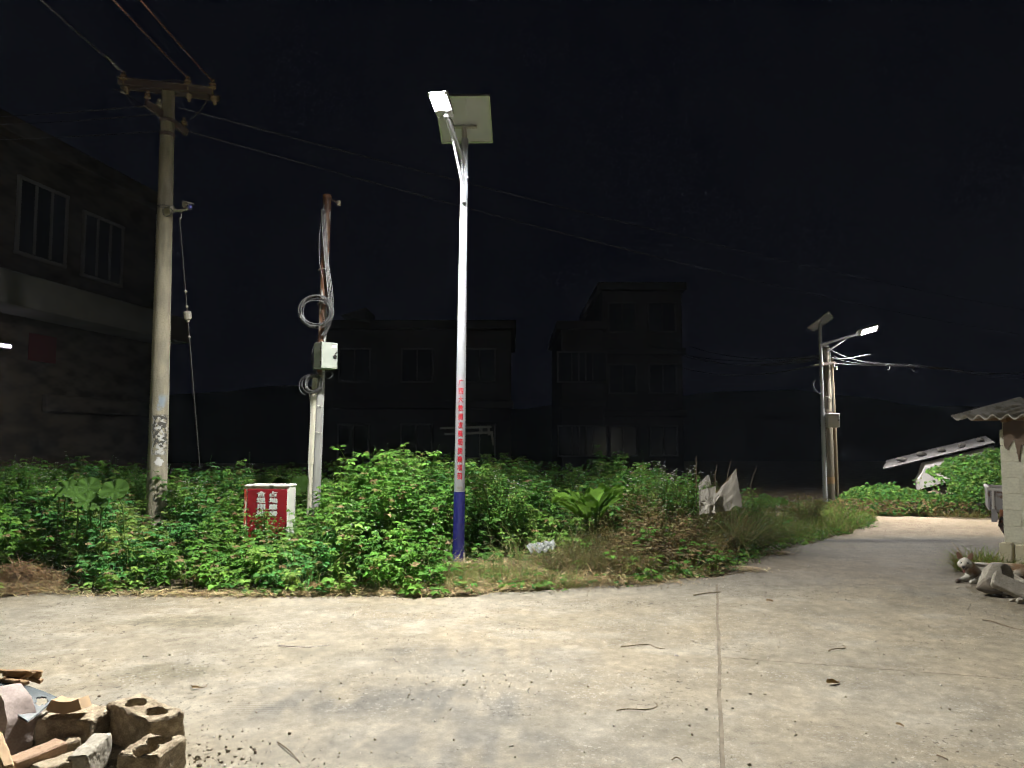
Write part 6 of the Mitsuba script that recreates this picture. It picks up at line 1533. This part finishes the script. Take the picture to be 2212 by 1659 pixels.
solo('gravel', (np.vstack(vs), np.vstack(fs)), 'm_vcol', 'fine gravel and crumbs scattered on the concrete road', kind='stuff', color=np.clip(np.vstack(cs), 0, 1))

twigs = [('thin forked twig on the road before the big lamp', [(1342, 1398), (1380, 1396), (1403, 1393), (1418, 1400), (1436, 1404)]), ('curved twig on the road near the bottom centre', [(1332, 1537), (1370, 1536), (1405, 1532), (1420, 1526), (1412, 1520)]),
         ('pale straw stalk lying on the left part of the road', [(603, 1396), (640, 1400), (680, 1397), (716, 1393)]), ('reddish twig at the bottom left of the road', [(600, 1606), (620, 1622), (648, 1648)]),
         ('short curved twig right of the rubble, upper', [(414, 1483), (425, 1488), (440, 1485), (447, 1480)]), ('dark short twig at the bottom right', [(2024, 1634), (2038, 1641), (2048, 1642)]),
         ('dark straight twig on the road by the hut', [(2122, 1340), (2150, 1347), (2185, 1356), (2212, 1362)]), ('thin twig lying on the road below the far bend', [(1498, 1287), (1530, 1283), (1556, 1279)]),
         ('bent stalk on the right slab of the road', [(1790, 1408), (1812, 1404), (1826, 1400), (1820, 1394)]), ('dark twig right of the crack in the road', [(1452, 1644), (1462, 1641), (1474, 1646)]),
         ('thin dark twig near the edge below the grass clump', [(1568, 1243), (1590, 1240), (1608, 1238)]), ('dry stalk fallen from the grass clump onto the road', [(1588, 1160), (1614, 1190), (1628, 1200), (1640, 1206)])]
for lb, px in twigs:
    p = np.array([ground(u, v) for u, v in px]) + [0, 0, .006]; p[:, 2] += .006 * np.sin(np.arange(len(p)) * 2)
    sc = p[:, 1].mean() / 5
    t = thing('twig', lb, 'twig')
    part(t, 'stem', tube(spline(p, 14), np.linspace(.0038, .0022, 14) * max(1, sc), 6), 'm_bark' if 'pale' not in lb and 'dry' not in lb else 'm_tie', 40)
lf = [('curled dry leaf on the right slab of the road', 1800, 1478, .10, .25), ('dead leaf on the road near the bottom right', 1944, 1570, .04, -.6), ('small pale scrap on the road right of centre', 1462, 1420, .035, .1), ('pale scrap on the far part of the road', 1748, 1226, .05, .2), ('small leaf right of the rubble', 424, 1489, .05, .3),
      ('dry yellow leaf on the road below the far bend', 1663, 1300, .07, .0)]
for k, (lb, u, v, L, a) in enumerate(lf):
    p = ground(u, v) + [0, 0, .012]
    vv, ff, ccc = big_leaf(p - np.array([math.cos(a), math.sin(a), 0]) * L / 2, p + np.array([math.cos(a), math.sin(a), .1]) * L / 2, L * .42, np.array([0, -.3, 1.]), np.array([.30, .22, .11]) if 'scrap' not in lb else np.array([.6, .58, .55]), .2, 7, .35)
    vv[:, 2] = np.maximum(vv[:, 2], .004)
    solo('dead_leaf' if 'scrap' not in lb else 'scrap', (vv, ff), 'm_straw', lb, 'leaf' if 'scrap' not in lb else 'scrap', smooth=True, color=np.clip(ccc, 0, 1))

# ---------------------------------------------------------------- night air
scene['air'] = {'type': 'homogeneous', 'albedo': rgb([0.62, 0.74, 0.98]), 'sigma_t': 0.0008}
scene['haze'] = {'type': 'cube', 'to_world': T().translate([0, 25, 6.5]).scale([126, 106, 8.0]), 'bsdf': {'type': 'null'}, 'interior': {'type': 'ref', 'id': 'air'}}
labels['haze'] = {'label': 'thin night haze', 'kind': 'stuff'}
scene['camera']['medium'] = {'type': 'ref', 'id': 'air'}
